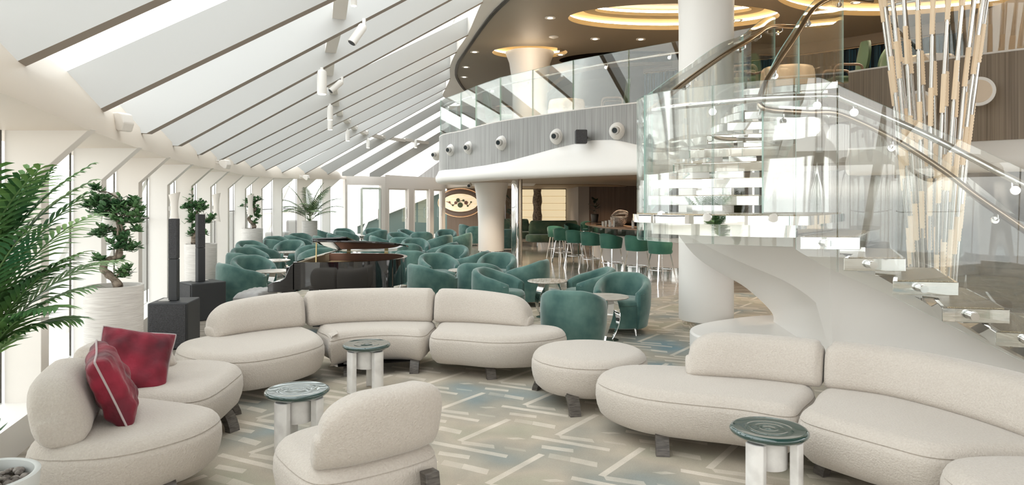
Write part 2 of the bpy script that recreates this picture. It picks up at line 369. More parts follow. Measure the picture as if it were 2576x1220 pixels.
# exterior deck and bulwark
mb=MB(); mb.prism([(-40,-10),(-2.6,-10),(-3.2,0),(-4.4,5),(-6.2,11),(-7.6,18),(-7.2,24.5),(-5,26.5),(-3,31),(-3,45),(-40,45)],-.15,-.05); build('floor_outer_deck',mb,DECK,kind='structure')
mb=MB(); mb.add([( -6.5,-8,0),(-8.6,6,0),(-10.8,16,0),(-11.4,28,0),(-11.4,40,0),(-6.5,-8,1.15),(-8.6,6,1.15),(-10.8,16,1.15),(-11.4,28,1.15),(-11.4,40,1.15)],[(i,i+1,i+6,i+5) for i in range(4)])
mb2=MB(); 
for i in range(4): mb2.bar(mb.v[i+5],mb.v[i+6],.25,.12)
mb.add(mb2.v,mb2.f); md=build('wall_bulwark',mb,SOFT,kind='structure')
# wall fins + windows
n=0
for k,(Y,xt,yt) in enumerate([(-4.6,0,0),(-2.8,0,0),(-1.2,0,0),(.4,0,0),(1.9,0,0),(3.4,0,0)]+FIN):
    X,z=tip(Y); o=outv(Y); t=tdir(Y); B=Vector((X,Y,0)); z0=.0
    P=[B+o*.34,B+o*.34+Vector((0,0,z-.29)),B+Vector((0,0,z+.01)),B+o*.60+Vector((0,0,z+.01)),B+o*.60]
    P=[P[0]+Vector((0,0,z0))]+P[1:4]+[P[4]+Vector((0,0,z0))]
    mb=MB(); mb.plate(P,(0,.085,0)); build('trim_%d'%(k+3),mb,SOFT if k%2 else WHITE,kind='structure',bevel=.004)
    n=k+3
ys=[-6.5,-4.6,-2.8,-1.2,.4,1.9,3.4]+[f[0] for f in FIN]+[24.7]
for i in range(len(ys)-1):
    a,b2=ys[i]+.05,ys[i+1]-.0
    def q(Y,s,zz):
        X,z=tip(Y); return tuple(Vector((X,Y,zz if zz<2 else z))+outv(Y)*s)
    mb=MB(); A,Bq=q(a,.62,.225),q(b2,.62,.225); C,D=q(b2,.62,2.5),q(a,.62,2.5)
    mb.plate([A,Bq,C,D],(.012,0,0))
    wd=build('window_%d'%(i+1),mb,WGLASS,kind='structure')
    f=MB(); f.bar(q(b2-.02,.62,.23),q(b2-.02,.62,2.1),.012,.014)
    a2=Vector(A)+Vector((0,0,1.18)); b3=Vector(Bq)+Vector((0,0,1.18)); f.bar(a2,b3,.015,.02)
    fo=build('window_frame',f,DARKM,parent=None); fo.parent=wd
# roof fins
RC=[(-2.82,3.82,2.37),(-3.16,5.3,2.34),(-3.52,6.7,2.30),(-4.13,8.6,2.33),(-4.68,10.4,2.34),(-5.14,12.2,2.36),(-5.57,14,2.39),(-6.0,15.9,2.41),(-6.25,17.6,2.42),(-6.37,19.2,2.42),(-6.3,21,2.45),(-6.08,22.5,2.44),(-5.5,24,2.5),(-4.8,25.2,2.52)]
RE=[(.85,6.5),(.89,8.0),(.42,9.5),(-.12,11.3),(-.55,13.1),(-.99,15.7),(-1.39,17.5),(-1.73,19.5),(-1.89,21.3),(-2.2,23.2),(-2.47,25),(-2.2,26.5),(-1.7,28),(-.93,29)]
RC=[(-1.5,-4.6,2.4),(-1.62,-2.8,2.4),(-1.85,-.9,2.4),(-2.15,.8,2.4),(-2.45,2.3,2.38)]+RC; RE=[(1.6,-3.6),(1.6,-1.8),(1.5,.3),(1.3,2.6),(1.0,4.6)]+RE
ZC=5.4; tops=[]
for k in range(len(RC)):
    a=Vector(RC[k]); b2=Vector((RE[k][0],RE[k][1],ZC)); d=(b2-a).normalized()
    dp=.40 if k<13 else .34
    h=Vector((d.x,d.y,0)).normalized(); pr=Vector((0,.10,0))
    a0=a-d*.32; up=Vector((0,0,dp))
    # extend outer end to reach the glass over the beam
    P=[a,b2+d*.0,b2+up*1.1,a-d*.62+up*1.05,a-Vector((d.x,d.y,0))*.32+Vector((0,0,.17)),a-Vector((d.x,d.y,0))*.06]
    mb=MB(); mb.plate([a+h*.0,b2,b2+up,a-h*.42+up-Vector((0,0,.42*d.z/math.hypot(d.x,d.y))),a-h*.42,],pr); mb.m=[0,0]+[1,0,0,0,1]; build('trim_%d'%(40+k),mb,[FINM,FINSHADE],kind='structure')
    tops.append((a-h*.42+up-Vector((0,0,.42*d.z/math.hypot(d.x,d.y)))+Vector((0,0,.0)),b2+up,a,b2,d))
for k in range(len(tops)-1):
    t0,t1=tops[k],tops[k+1]
    mb=MB(); mb.add([t0[0],t0[1],t1[1],t1[0]],[(0,1,2,3)]); V=[tuple(Vector(p)+Vector((0,0,.015))) for p in (t0[0],t0[1],t1[1],t1[0])]; mb.add(V,[(3,2,1,0)])
    wd=build('window_%d'%(30+k),mb,WGLASS,kind='structure')
    mb=MB(); p=t0[2].lerp(t0[3],.40); q2=t1[2].lerp(t1[3],.40)
    mb.bar(p+Vector((0,0,.24)),q2+Vector((0,0,.20)),.15,.10); build('trim_%d'%(60+k),mb,WHITE,kind='structure')
# closing strip of glass roof edge above window side: none (glass meets beam)
# ---------------------------------------------------------------- ceilings
BLKC=[(2.2,-7),(2.0,-2),(1.9,3),(1.5,6.5),(.9,9.3),(.35,11.4),(-.12,13.0),(-.42,14),(-.81,15.7),(-1.17,17.4),(-1.48,18.9),(-1.64,20.2),(-1.69,21.3),(-1.61,23.4),(-1.3,26),(-.6,30)]
BL=cr(BLKC,6)
# white strip between fin ends and taupe ceiling
mb=MB(); inner=resamp(BL,40); outer=resamp([(x-.02,y) for x,y in [tuple(e) for e in RE]],40)
ends=resamp(cr([(1.6,-7)]+[tuple(e) for e in RE]+[(-.6,30.5)],4),80); inn=resamp(BL,80)
mb.grid([[(a[0]-.01,a[1],ZC),(b2[0],b2[1],ZC+.005),(b2[0],b2[1],ZC+.5),(a[0]-.01,a[1],ZC+.5)] for a,b2 in zip(ends,inn)],True); build('ceiling_edge',mb,WHITE,smooth=40,kind='structure')
mb=MB(); rows=[]
NN=[]
for i,(x,y) in enumerate(inn):
    a=inn[max(0,i-1)]; c=inn[min(79,i+1)]; d=Vector((c[0]-a[0],c[1]-a[1])).normalized(); nx,ny=d.y,-d.x
    rows.append([(x-.02*nx,y-.02*ny,ZC-.03),(x+.05*nx,y+.05*ny,ZC-.03),(x+.05*nx,y+.05*ny,ZC+.03),(x-.02*nx,y-.02*ny,ZC+.03)])
mb.grid(rows,True); build('trim_80',mb,mat('black_gap',(.01,.01,.01),.3),kind='structure')
# taupe ceiling with elliptical holes : triangulated by bmesh fill
import bmesh
def holed(name,outer,holes,z,m,th=.0):
    bm=bmesh.new(); E=[]
    for lp in [outer]+holes:
        vs=[bm.verts.new((x,y,z)) for x,y in lp]
        E+=[bm.edges.new((vs[i],vs[(i+1)%len(vs)])) for i in range(len(vs))]
    bmesh.ops.triangle_fill(bm,edges=E,use_beauty=True)
    me=bpy.data.meshes.new(name); bm.to_mesh(me); bm.free(); me.materials.append(m)
    o=bpy.data.objects.new(name,me); COL.objects.link(o); o['kind']='structure'; return o
def ell(cx,cy,a,b2,n=64,rot=0):
    out=[]
    for i in range(n):
        t=2*PI*i/n; x=a*math.cos(t); y=b2*math.sin(t); out.append((cx+x*math.cos(rot)-y*math.sin(rot),cy+x*math.sin(rot)+y*math.cos(rot)))
    return out
COVES=[(3.30,14.25,2.15,1.02,0),(7.3,11.9,2.7,2.2,0),(.45,17.6,.95,.75,0),(3.0,18.4,1.75,.95,-.12)]
ceo=[(x+.03,y) for x,y in BL]+[(9.5,30),(9.5,-7)]
holed('ceiling',ceo,[ell(*c[:4],rot=c[4]) for c in COVES],ZC,CEIL)
for i,(cx,cy,a,b2,rt) in enumerate(COVES):
    o=thing('ceiling_cove_%d'%(i+1),None,None,(cx,cy,ZC),kind='structure')
    n=64
    def rg(s,z): return [(x,y,ZC+z) for x,y in ell(cx,cy,a*1+s,b2*1+s,n,rt)]
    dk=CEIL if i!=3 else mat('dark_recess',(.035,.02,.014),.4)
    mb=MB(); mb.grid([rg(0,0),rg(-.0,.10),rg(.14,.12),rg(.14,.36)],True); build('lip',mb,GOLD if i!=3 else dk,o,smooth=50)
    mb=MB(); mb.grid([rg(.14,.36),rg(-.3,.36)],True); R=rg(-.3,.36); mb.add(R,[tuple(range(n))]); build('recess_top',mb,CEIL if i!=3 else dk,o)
    if i!=3:
        mb=MB(); mb.grid([rg(.135,.13),rg(.135,.17),rg(.10,.17),rg(.10,.13)],True); mb.f+= [(3*n+j,3*n+(j+1)%n,(j+1)%n,j) for j in range(n)]; mb.m+=[0]*n; build('light_strip',mb,LIGHTW,o)
    if i<2:
        s=-.42
        mb=MB(); mb.grid([rg(s+.12,.16),rg(s-.13,.16),rg(s-.13,.22),rg(s+.12,.24),rg(s+.12,.16)],True); build('inner_ring',mb,GOLD,o,smooth=40)
        mb=MB(); mb.grid([rg(s-.0,.26),rg(s-.0,.30),rg(s-.04,.30),rg(s-.04,.26),rg(s,.26)],True); build('light_strip',mb,LIGHTW,o)
# roof over everything (ship's top) blocks sky above ceiling
mb=MB(); mb.prism([(x,y) for x,y in ends]+[(9.6,30.5),(9.6,-7)],ZC+.9,ZC+1.0); build('ceiling_roof',mb,WHITE,kind='structure')
mb=MB()
for a,b2 in zip(ends[:-1],ends[1:]): mb.add([(a[0],a[1],ZC+.4),(b2[0],b2[1],ZC+.4),(b2[0],b2[1],ZC+1),(a[0],a[1],ZC+1)],[(0,1,2,3)])
build('wall_roof_edge',mb,WHITE,kind='structure')
# ---------------------------------------------------------------- upper deck slab / balcony fascia
BALC=[(.6,22.6),(-1.0,22.0),(-1.75,21.2),(-2.06,19.9),(-1.85,18.6),(-1.28,17.6),(-.75,16.4),(-.21,15.4),(.5,14.5),(1.27,13.5),(2.29,12.5),(3.1,11.8),(3.9,10.95)]
RBAL=[(4.62,9.55),(5.0,9.1),(5.5,8.55),(5.96,8.1),(6.6,7.6),(7.4,7.2),(8.4,7.0),(9.5,6.9)]
def zw_left(x):
    return interp([(-9,2.45),(-2.1,2.46),(-1.3,2.45),(-.6,2.46),(-.1,2.5),(.5,2.62),(.9,2.70),(1.5,2.79),(1.9,2.77),(2.4,2.60),(2.9,2.45),(9,2.40)],x)[0]
def fascia(path,zw,rw,m,nm,zb=2.13,sgn=1):
    P=resamp(cr(path,10),70); rowsA=[];rowsB=[]
    for i,(x,y) in enumerate(P):
        a=P[max(0,i-1)]; c=P[min(69,i+1)]; d=Vector((c[0]-a[0],c[1]-a[1])).normalized(); n=Vector((-d.y,d.x))*sgn
        z=zw(x)
        def q(o,zz): return (x+n.x*o,y+n.y*o,zz)
        rowsA.append([q(0,3.41),q(.0,z),q(-.03,z-.02),q(-.1,z-.02),q(-.1,3.41)])
        zc=zb+.14
        rowsB.append([q(-.1,z+.01),q(.0,z+.01),q(.02,z-.0),q(.05,z-.4*(z-zc)),q(.09,zc+.05),q(.10,zc),q(.09,zb+.06),q(.05,zb+.02),q(0,zb),q(-.3,zb),q(-.5,zb+.07)])
    mb=MB(); mb.grid(rowsA,True); A=build(nm,mb,m,smooth=50,kind='structure')
    mb=MB(); mb.grid(rowsB); B=build('trim_belly',mb,rw,smooth=60,kind='structure')
    mb=MB(); mb.grid([[(p[0][0],p[0][1],3.405),(p[0][0],p[0][1],3.43),(p[4][0],p[4][1],3.43),(p[4][0],p[4][1],3.405)] for p in rowsA],True); build('trim_rim',mb,WHITE,kind='structure')
    return P
PL=fascia(BALC,zw_left,SOFT,WOODG,'wall_balcony',sgn=-1)
PR=fascia(RBAL,lambda x:2.36,SOFT,WOODB,'wall_balcony_right',sgn=-1,zb=2.0)
inset=[(x,y+.1) for x,y in PL]; insetR=[(x,y+.1) for x,y in PR]
slab=[(9.5,30),(1.5,30)]+inset+insetR
mb=MB(); mb.prism(slab,2.75,3.28); build('floor_upper',mb,CEIL2,kind='structure')
slab2=[(9.5,33),(-3,33),(-3.2,31)]+[(x+.0,y+.3) for x,y in PL[5:]]+[(x+.1,y+.4) for x,y in PR]
mb=MB(); mb.prism(slab2,2.2,2.75); build('ceiling_lower',mb,CEIL2,kind='structure')
mb=MB(); mb.prism(ell(1.4,26.5,2.9,3.6,48),2.17,2.199); build('ceiling_raft',mb,mat('raft_gold',(.42,.31,.2),.5),kind='structure')
# upper deck back wall and curtains
mb=MB(); mb.box(-2.5,9.5,27.5,27.7,3.28,ZC); build('wall_upper_back',mb,mat('upper_brown',(.20,.155,.11),.6),kind='structure')
for i,y in enumerate([-6,-4.6,-3.2,-1.8,-.4,1.0,2.4,3.8,5.2]):
    mb=MB(); mb.plate([(9.4,y,0),(9.4,y+.12,0),(9.4,y+1.0,ZC),(9.4,y+.7,ZC)],(.25,0,0)); build('trim_%d'%(110+i),mb,WHITE,kind='structure')
mb=MB(); mb.box(9.35,9.6,-7,6,2.5,2.85); mb.box(9.35,9.6,-7,6,0,.3); build('trim_120',mb,WHITE,kind='structure')
mb=MB(); mb.box(9.3,9.5,6,30,2.6,ZC); build('wall_right',mb,mat('right_taupe',(.45,.38,.31),.5),kind='structure')
# back wall bays behind the camera : open glazing with raking white mullions
for i,x in enumerate([-.4,1.2,2.8,4.4,6.0,7.6,9.2]):
    mb=MB(); mb.plate([(x,-6.6,0),(x+.1,-6.6,0),(x+1.1,-6.6,ZC),(x+.8,-6.6,ZC)],(0,-.3,0)); build('trim_%d'%(90+i),mb,WHITE,kind='structure')
mb=MB(); mb.box(-1.5,9.5,-6.75,-6.55,2.5,2.85); mb.box(-1.5,9.5,-6.75,-6.55,0,.3); build('trim_99',mb,WHITE,kind='structure')
# ---------------------------------------------------------------- far walls
W0,W1,W2=Vector((-5.95,24.8,0)),Vector((-4.72,25.9,0)),Vector((-2.88,30.0,0))
def wallseg(name,a,b2,z1,bars,m,hz):
    mb=MB(); d=(b2-a); l=d.length; d.normalize(); n=Vector((-d.y,d.x,0))
    def slab_(s0,s1,z0,z1_,th=.18):
        p=a+d*s0*l; q=a+d*s1*l
        mb.plate([p+Vector((0,0,z0)),q+Vector((0,0,z0)),q+Vector((0,0,z1_)),p+Vector((0,0,z1_))],n*th)
    slab_(0,1,hz,z1)
    for s0,s1 in bars: slab_(s0,s1,0,hz)
    return build(name,mb,m,kind='structure')
wallseg('wall_far_left',W0,W1,2.55,[(0,.06),(.90,1)],WHITE,2.22)
wallseg('wall_far',W1,W2,2.62,[(0,.045),(.36,.44),(.72,.78),(.95,1)],WHITE,2.12)
def doorset(nm,a,b2,s0,s1,z1,m):
    d=(b2-a); l=d.length; d.normalize(); n=Vector((-d.y,d.x,0)); p=a+d*s0*l+n*.05; q=a+d*s1*l+n*.05
    D=thing(nm,None,None,tuple(p),kind='structure'); w_=.07
    mb=MB(); mb.bar(p,p+Vector((0,0,z1)),w_,w_); mb.bar(q,q+Vector((0,0,z1)),w_,w_); mb.bar(p+Vector((0,0,z1)),q+Vector((0,0,z1)),w_,w_); mb.bar(p+Vector((0,0,.05)),q+Vector((0,0,.05)),.06,.12)
    build('frame',mb,m,D); mb=MB(); mb.plate([p+Vector((0,0,.1)),q+Vector((0,0,.1)),q+Vector((0,0,z1)),p+Vector((0,0,z1))],n*.01); build('pane',mb,WGLASS,D)
    mb=MB(); h=q-d*.12-n*.06; mb.tube([h+Vector((0,0,.95)),h-n*.03+Vector((0,0,1.0)),h-n*.03+Vector((0,0,1.35)),h+Vector((0,0,1.4))],.015,8); build('door_handle',mb,CHROME,D)
FRAMEG=mat('pale_green_frame',(.55,.60,.54),.4)
doorset('door_1',W0,W1,.42,.88,2.1,FRAMEG)
doorset('door_2',W1,W2,.06,.34,2.1,WHITE)
doorset('door_3',W1,W2,.46,.70,2.1,WHITE)
doorset('door_4',W1,W2,.79,.94,2.1,WHITE)
# gable over the door wall
mb=MB(); mb.plate([(-4.2,30.2,2.6),(-.5,30.2,2.6),(-.5,30.2,5.3)],(0,.1,0)); build('wall_gable',mb,WOODG,kind='structure')
# oval art wall, walnut walls behind the bar
mb=MB(); mb.box(-2.9,-.3,31,31.2,0,2.4); build('wall_art',mb,noisecol(mat('fluted_taupe',(.15,.11,.08),.6),(.16,.12,.09),(.24,.185,.145),scale=(16,1,.05),nscale=3),kind='structure')
mb=MB(); mb.box(-.3,4.1,31.5,31.7,0,2.6); build('wall_far_lounge',mb,mat('lounge_wall',(.20,.165,.13),.6),kind='structure')
a=at(1480,505,26); mb=MB(); mb.box(2.85,4.75,25.8,26,0,2.3); build('wall_bar_back',mb,WALN,kind='structure')
mb=MB(); mb.box(4.75,9.4,27.2,27.4,0,2.3); build('wall_bar_right',mb,WALN,kind='structure')
mb=MB(); mb.box(2.45,2.85,25.7,31.6,0,2.3); build('wall_bar_side',mb,mat('pilaster_grey',(.30,.26,.23),.6),kind='structure')
mb=MB(); mb.plate([(9.4,27,0),(9.4,11,0),(9.4,11,2.7),(9.4,27,2.7)],(.1,0,0)); build('wall_lower_right',mb,mat('lower_right',(.12,.10,.08),.5),kind='structure')
# smoked glass screen under the right balcony
sm=cr([(4.9,13.6),(6.2,12.2),(7.2,10.6),(8.2,9.6),(9.4,9.0)],8)
mb=MB(); mb.grid([[(x,y,0),(x,y,2.2),(x+.06,y+.08,2.2),(x+.06,y+.08,0)] for x,y in sm],True); build('wall_smoked',mb,SMOKE,smooth=40,kind='structure')
# exterior pieces seen through the panes
for i,(px,Y) in enumerate([(165,9.5),(300,12.5),(520,20),(690,24),(780,25),(905,30),(935,31)]):
    x,y,_=at(px,520,Y); o=thing('deck_strut','slanted white steel strut outside the windows, %s'%(['behind the left palm','behind the nearest ficus','behind the second ficus','left of the far palm','behind the far palm','beyond the green framed door','leaning beyond the green framed door'][i]),'strut',(x,y,-.05),'white struts out on deck')
    mb=MB(); mb.bar((x-.55,y,-.05),(x+.75,y+.2,2.9),.16,.10); build('beam',mb,SOFT,o); mb=MB(); mb.box(x-.72,x-.38,y-.14,y+.14,-.05,.05); build('foot_plate',mb,GREYP,o)
mb=MB(); mb.plate([(-8,36,-.1),(-1.5,36,-.1),(-1.5,36,1.8),(-3.2,36,2.3),(-8,36,.5)],(0,.2,0)); build('wall_outer_screen',mb,mat('outer_green',(.10,.15,.135),.4),kind='structure')
mb=MB(); mb.bar((-8.5,35.8,.3),(-3.0,35.8,2.5),.4,.35); build('trim_outer',mb,SOFT,kind='structure')
for i,(px,py,Y,ww,hh) in enumerate([(385,600,13.4,1.0,.95),(560,560,19,1.2,.8),(744,575,24,.5,.75),(700,592,23,.7,.3)]):
    x,y,z=at(px,py,Y); mb=MB(); mb.box(x-ww/2,x+ww/2,y-.3,y+.3,-.05,max(.3,z+hh*.4)); build('deck_locker',mb,mat('locker_grey',(.36,.345,.33),.5),bevel=.06,label=['grey deck locker outside the windows behind the near floor speaker','grey deck locker outside behind the second ficus','tall grey deck locker left of the far palm','low grey deck locker outside, left of the tall one'][i],cat='locker',group='grey lockers out on deck')
# ---------------------------------------------------------------- boucle seating
def arcleg(mb,x,y,dx,dy,h=.135,w=.085):
    # curved wooden leg: bows outwards along (dx,dy)
    d=Vector((dx,dy,0)).normalized(); s=Vector((-d.y,d.x,0))*w/2; rows=[]
    for t in [i/6 for i in range(7)]:
        o=.02+.13*math.sin(t*PI/2)**1.2 if True else 0
        c=Vector((x,y,h+.02-(h+.02)*(1-math.cos(t*PI/2))**.9))+d*(o-.05)
        th=Vector((d.x*.018,d.y*.018,.018)) if t<.7 else d*.025
        rows.append([tuple(c-s-th),tuple(c+s-th),tuple(c+s+th),tuple(c-s+th)])
    rows[-1]=[(p[0],p[1],0.009) for p in rows[-1]]
    mb.grid(rows,True); k=len(rows); mb.f.append((3,2,1,0)); mb.f.append(tuple(range((k-1)*4,k*4))); mb.m+=[0,0]
def sofa(nm,label,cat,seat,backs,centre,legs,group=None,zt=.74,zs=1.0,endz=(0,0),lean=.06,w=.15,free=(1,1)):
    cx=sum(p[0] for p in seat)/len(seat); cy=sum(p[1] for p in seat)/len(seat)
    o=thing(nm,label,cat,(cx,cy,0),group)
    build('seat',cushion(seat,zs=zs),CREAM,o,smooth=50)
    for b2 in backs: build('backrest',backrest(b2,centre,zb=.405*zs,zt=zt,endz=endz,lean=lean,w=w,free=free),CREAM,o,smooth=60)
    for l in legs:
        mb=MB(); arcleg(mb,*l); build('leg',mb,LEGW,o,smooth=40)
    return o
CA=(-1.1,4.5)
g1='modules of the curved cream sofa at the back'
sofa('sofa_module','left end of the rear curved cream boucle sofa, tapering to a rounded tip','sofa',
 [(-2.93,6.15),(-2.82,5.85),(-2.5,5.6),(-2.15,5.52),(-1.9,5.72),(-1.73,6.02),(-1.69,6.25),(-1.78,6.50),(-1.98,6.80),(-2.2,6.98),(-2.5,6.85),(-2.75,6.5)],
 [[(-2.72,6.32),(-2.52,6.58),(-2.28,6.78),(-2.09,6.90)]],CA,[(-2.7,6.4,-.5,.8)],g1,endz=(.07,0),free=(1,0))
sofa('sofa_module','middle module of the rear curved cream boucle sofa, behind the round glass side table','sofa',
 [(-1.66,6.33),(-1.56,6.52),(-1.3,6.64),(-1.05,6.65),(-.84,6.58),(-.80,6.9),(-.80,7.25),(-1.1,7.36),(-1.5,7.32),(-1.92,7.08),(-1.93,6.88),(-1.75,6.60)],
 [[(-2.03,6.94),(-1.7,7.12),(-1.25,7.20),(-.83,7.17)]],CA,[(-1.56,6.62,.25,-1),(-.93,6.72,0,-1)],g1,free=(0,0))
sofa('sofa_module','right end of the rear curved cream boucle sofa, rounding off beside the green tub chair','sofa',
 [(-.77,6.53),(-.5,6.42),(-.17,6.30),(.15,6.33),(.40,6.47),(.53,6.68),(.45,6.90),(.2,7.02),(-.15,7.20),(-.5,7.28),(-.75,7.27),(-.76,6.9)],
 [[(-.77,7.15),(-.45,7.12),(-.12,7.01),(.16,6.88)]],CA,[(-.22,6.5,.3,-1)],g1,endz=(0,.07),free=(0,1))
o=sofa('pouf','round cream boucle pouf between the rear sofa and the right sofa','pouf',
 [(.64+.475*math.cos(a*PI/6),5.77+.475*math.sin(a*PI/6)) for a in range(12)],[],CA,[(.46,5.40,.2,-1),(.9,6.1,.5,1),(.3,6.0,-1,.6)])
g2='modules of the curved cream sofa on the right'
sofa('sofa_module','left end of the right-hand cream boucle sofa, long rounded open chaise tip','sofa',
 [(.60,5.0),(.66,4.75),(.85,4.52),(1.15,4.38),(1.42,4.28),(1.66,4.12),(1.80,4.30),(2.02,4.62),(2.0,4.85),(1.6,5.12),(1.15,5.28),(.8,5.26)],
 [[(1.27,4.99),(1.5,4.94),(1.78,4.85),(2.07,4.68)]],(1.2,3.2),[(.98,4.58,-.1,-1),(1.8,4.9,.5,1)],g2,zt=.70,endz=(.0,0),w=.14,free=(1,0))
sofa('sofa_module','middle module of the right-hand cream boucle sofa, longest backrest, under the glass stairs','sofa',
 [(1.68,4.10),(1.80,3.86),(1.98,3.62),(2.12,3.46),(2.5,3.46),(2.95,3.42),(3.03,3.7),(2.95,4.2),(2.7,4.6),(2.38,4.80),(2.06,4.64),(1.86,4.34)],
 [[(2.12,4.66),(2.42,4.46),(2.64,4.08),(2.76,3.65),(2.80,3.2)]],(1.2,3.2),[(2.1,3.75,-.5,-1),(1.95,4.2,-1,-.3)],g2,zt=.70,w=.14,free=(0,0))
sofa('sofa_module','cream boucle module cut off by the photo, lower right corner','sofa',
 [(1.99,3.1),(2.02,3.28),(2.15,3.40),(2.5,3.42),(2.92,3.36),(3.0,2.9),(2.7,2.5),(2.3,2.45),(2.05,2.75)],
 [],(1.2,3.2),[(2.2,2.8,-1,0)],g2)
g3='modules of the curved cream sofa by the window'
CC=(-.8,4.6)
sofa('sofa_module','near module of the left cream boucle sofa, holding the leaning crimson cushion','sofa',
 [(-1.70,4.02),(-1.74,3.78),(-1.95,3.52),(-2.22,3.44),(-2.45,3.50),(-2.57,3.78),(-2.62,4.12),(-2.55,4.36),(-2.35,4.42),(-2.10,4.34),(-1.88,4.26),(-1.74,4.16)],
 [[(-2.26,3.51),(-2.40,3.77),(-2.52,4.06),(-2.60,4.30)]],CC,[(-2.42,3.66,-.8,-.6),(-1.85,3.72,.6,-.8)],g3,zt=.725,w=.15,lean=.07,endz=(.0,0))
sofa('sofa_module','far module of the left cream boucle sofa, holding the upright crimson cushion','sofa',
 [(-2.03,5.25),(-1.99,5.0),(-1.97,4.75),(-1.98,4.52),(-2.08,4.42),(-2.35,4.46),(-2.62,4.46),(-2.88,4.6),(-2.90,4.95),(-2.76,5.30),(-2.50,5.46),(-2.2,5.40)],
 [[(-2.69,4.52),(-2.74,4.80),(-2.70,5.06),(-2.58,5.26)]],CC,[(-2.08,5.0,1,-.5),(-2.2,5.3,.7,.7)],g3,zt=.70,w=.14,endz=(0,.03),free=(0,1))
# lounge chair seen from behind
f=Vector((-.62,.785)); r_=Vector((.785,.62)); c=Vector((-.825,3.60))
def lc(a,b2): p=c+r_*a*.87+f*b2*.9; return (p.x,p.y)
o=sofa('lounge_chair','armless cream boucle lounge chair turned away, in the front centre','chair',
 [lc(-.40,-.30),(lc(-.30,-.40)),lc(0,-.43),lc(.30,-.40),lc(.385,-.28),lc(.40,.0),lc(.37,.28),lc(.22,.40),lc(0,.43),lc(-.22,.40),lc(-.37,.28),lc(-.41,0)],
 [[lc(-.33,-.24),lc(-.15,-.28),lc(.15,-.28),lc(.33,-.24)]],tuple(c+f*1.5),[],None,zt=.75,zs=1.0,lean=.08,w=.14,free=(1,.6))
for a,b2 in ((.215,-.515),(-.26,-.515),(-.36,.30),(.33,.32)):
    mb=MB(); p=Vector((*lc(a,b2),0)); d=Vector((f.x,f.y,0))*(-1 if b2<0 else 1); s=Vector((r_.x,r_.y,0))*.040
    t0=.045; zt_=.345 if b2<0 else .16
    q0=p+d*.07; q1=p+d*.015
    mb.add([q0-s+Vector((0,0,.009)),q0+s+Vector((0,0,.009)),q0+s-d*.05+Vector((0,0,.009)),q0-s-d*.05+Vector((0,0,.009)),q1-s+Vector((0,0,zt_)),q1+s+Vector((0,0,zt_)),q1+s-d*.06+Vector((0,0,zt_)),q1-s-d*.06+Vector((0,0,zt_))],[(3,2,1,0),(4,5,6,7),(0,1,5,4),(1,2,6,5),(2,3,7,6),(3,0,4,7)]); build('leg',mb,LEGW,o,bevel=.006)
mb=MB(); p=Vector((*lc(.06,-.455),.215)); s=Vector((r_.x,r_.y,0))*.03; mb.bar(p-s,p+s,.012,.014); build('maker_plate',mb,DARKM,o)
# cushions
def pillow(label,c,ux,uy,uz,w=.25,h=.25,th=.085,seed=1):
    rnd=random.Random(seed)
    ux=Vector(ux).normalized(); uz=Vector(uz); uz=(uz-ux*uz.dot(ux)).normalized(); uy=ux.cross(uz)
    o=thing('cushion',label,'cushion',c,None); C=Vector(c); n=30; mb=MB()
    ph=[rnd.uniform(0,6) for _ in range(4)]
    def P(u,v,sg):
        e=(1-u**4)*(1-v**4); k=1-.075*(abs(u)**2*(1-abs(v))*1.2+abs(v)**2*(1-abs(u))*1.2)
        pinch=1-.06*(1-v*v)**2*(abs(u)**3); pinch2=1-.06*(1-u*u)**2*(abs(v)**3)
        wr=.012*math.sin(7*u+4*v+ph[0])*math.sin(5*v-3*u+ph[1])+.006*math.sin(17*(u*v)+ph[2])
        t=sg*(th*(max(0,e)**.45)+wr*max(0,e)**.5)
        sag=.03*(1-v)*(u*u)
        return C+ux*(u*w*pinch)+uz*(v*h*pinch2)+uy*t
    for sg in(1,-1): mb.grid([[tuple(P(-1+2*i/n,-1+2*j/n,sg)) for j in range(n+1)] for i in range(n+1)])
    build('cover',mb,RED,o,smooth=80)
    pts=[P(-1+2*i/n,-1,0) for i in range(n)]+[P(1,-1+2*i/n,0) for i in range(n)]+[P(1-2*i/n,1,0) for i in range(n)]+[P(-1,1-2*i/n,0) for i in range(n+1)]
    mb=MB(); mb.tube(pts,.006,6); build('piping',mb,PIPING,o,smooth=60)
    return o
pillow('crimson velvet cushion leaning edge-on at the near end of the left sofa',(-2.26,3.93,.615),(.5,-.87,-.10),(1,0,0),(-.42,-.05,1.0),w=.22,h=.215,th=.085,seed=3)
pillow('crimson velvet cushion standing face-on against the far backrest of the left sofa',(-2.53,4.66,.575),(.80,.50,-.22),(0,1,0),(-.12,.55,1.0),w=.225,h=.215,th=.09,seed=5)
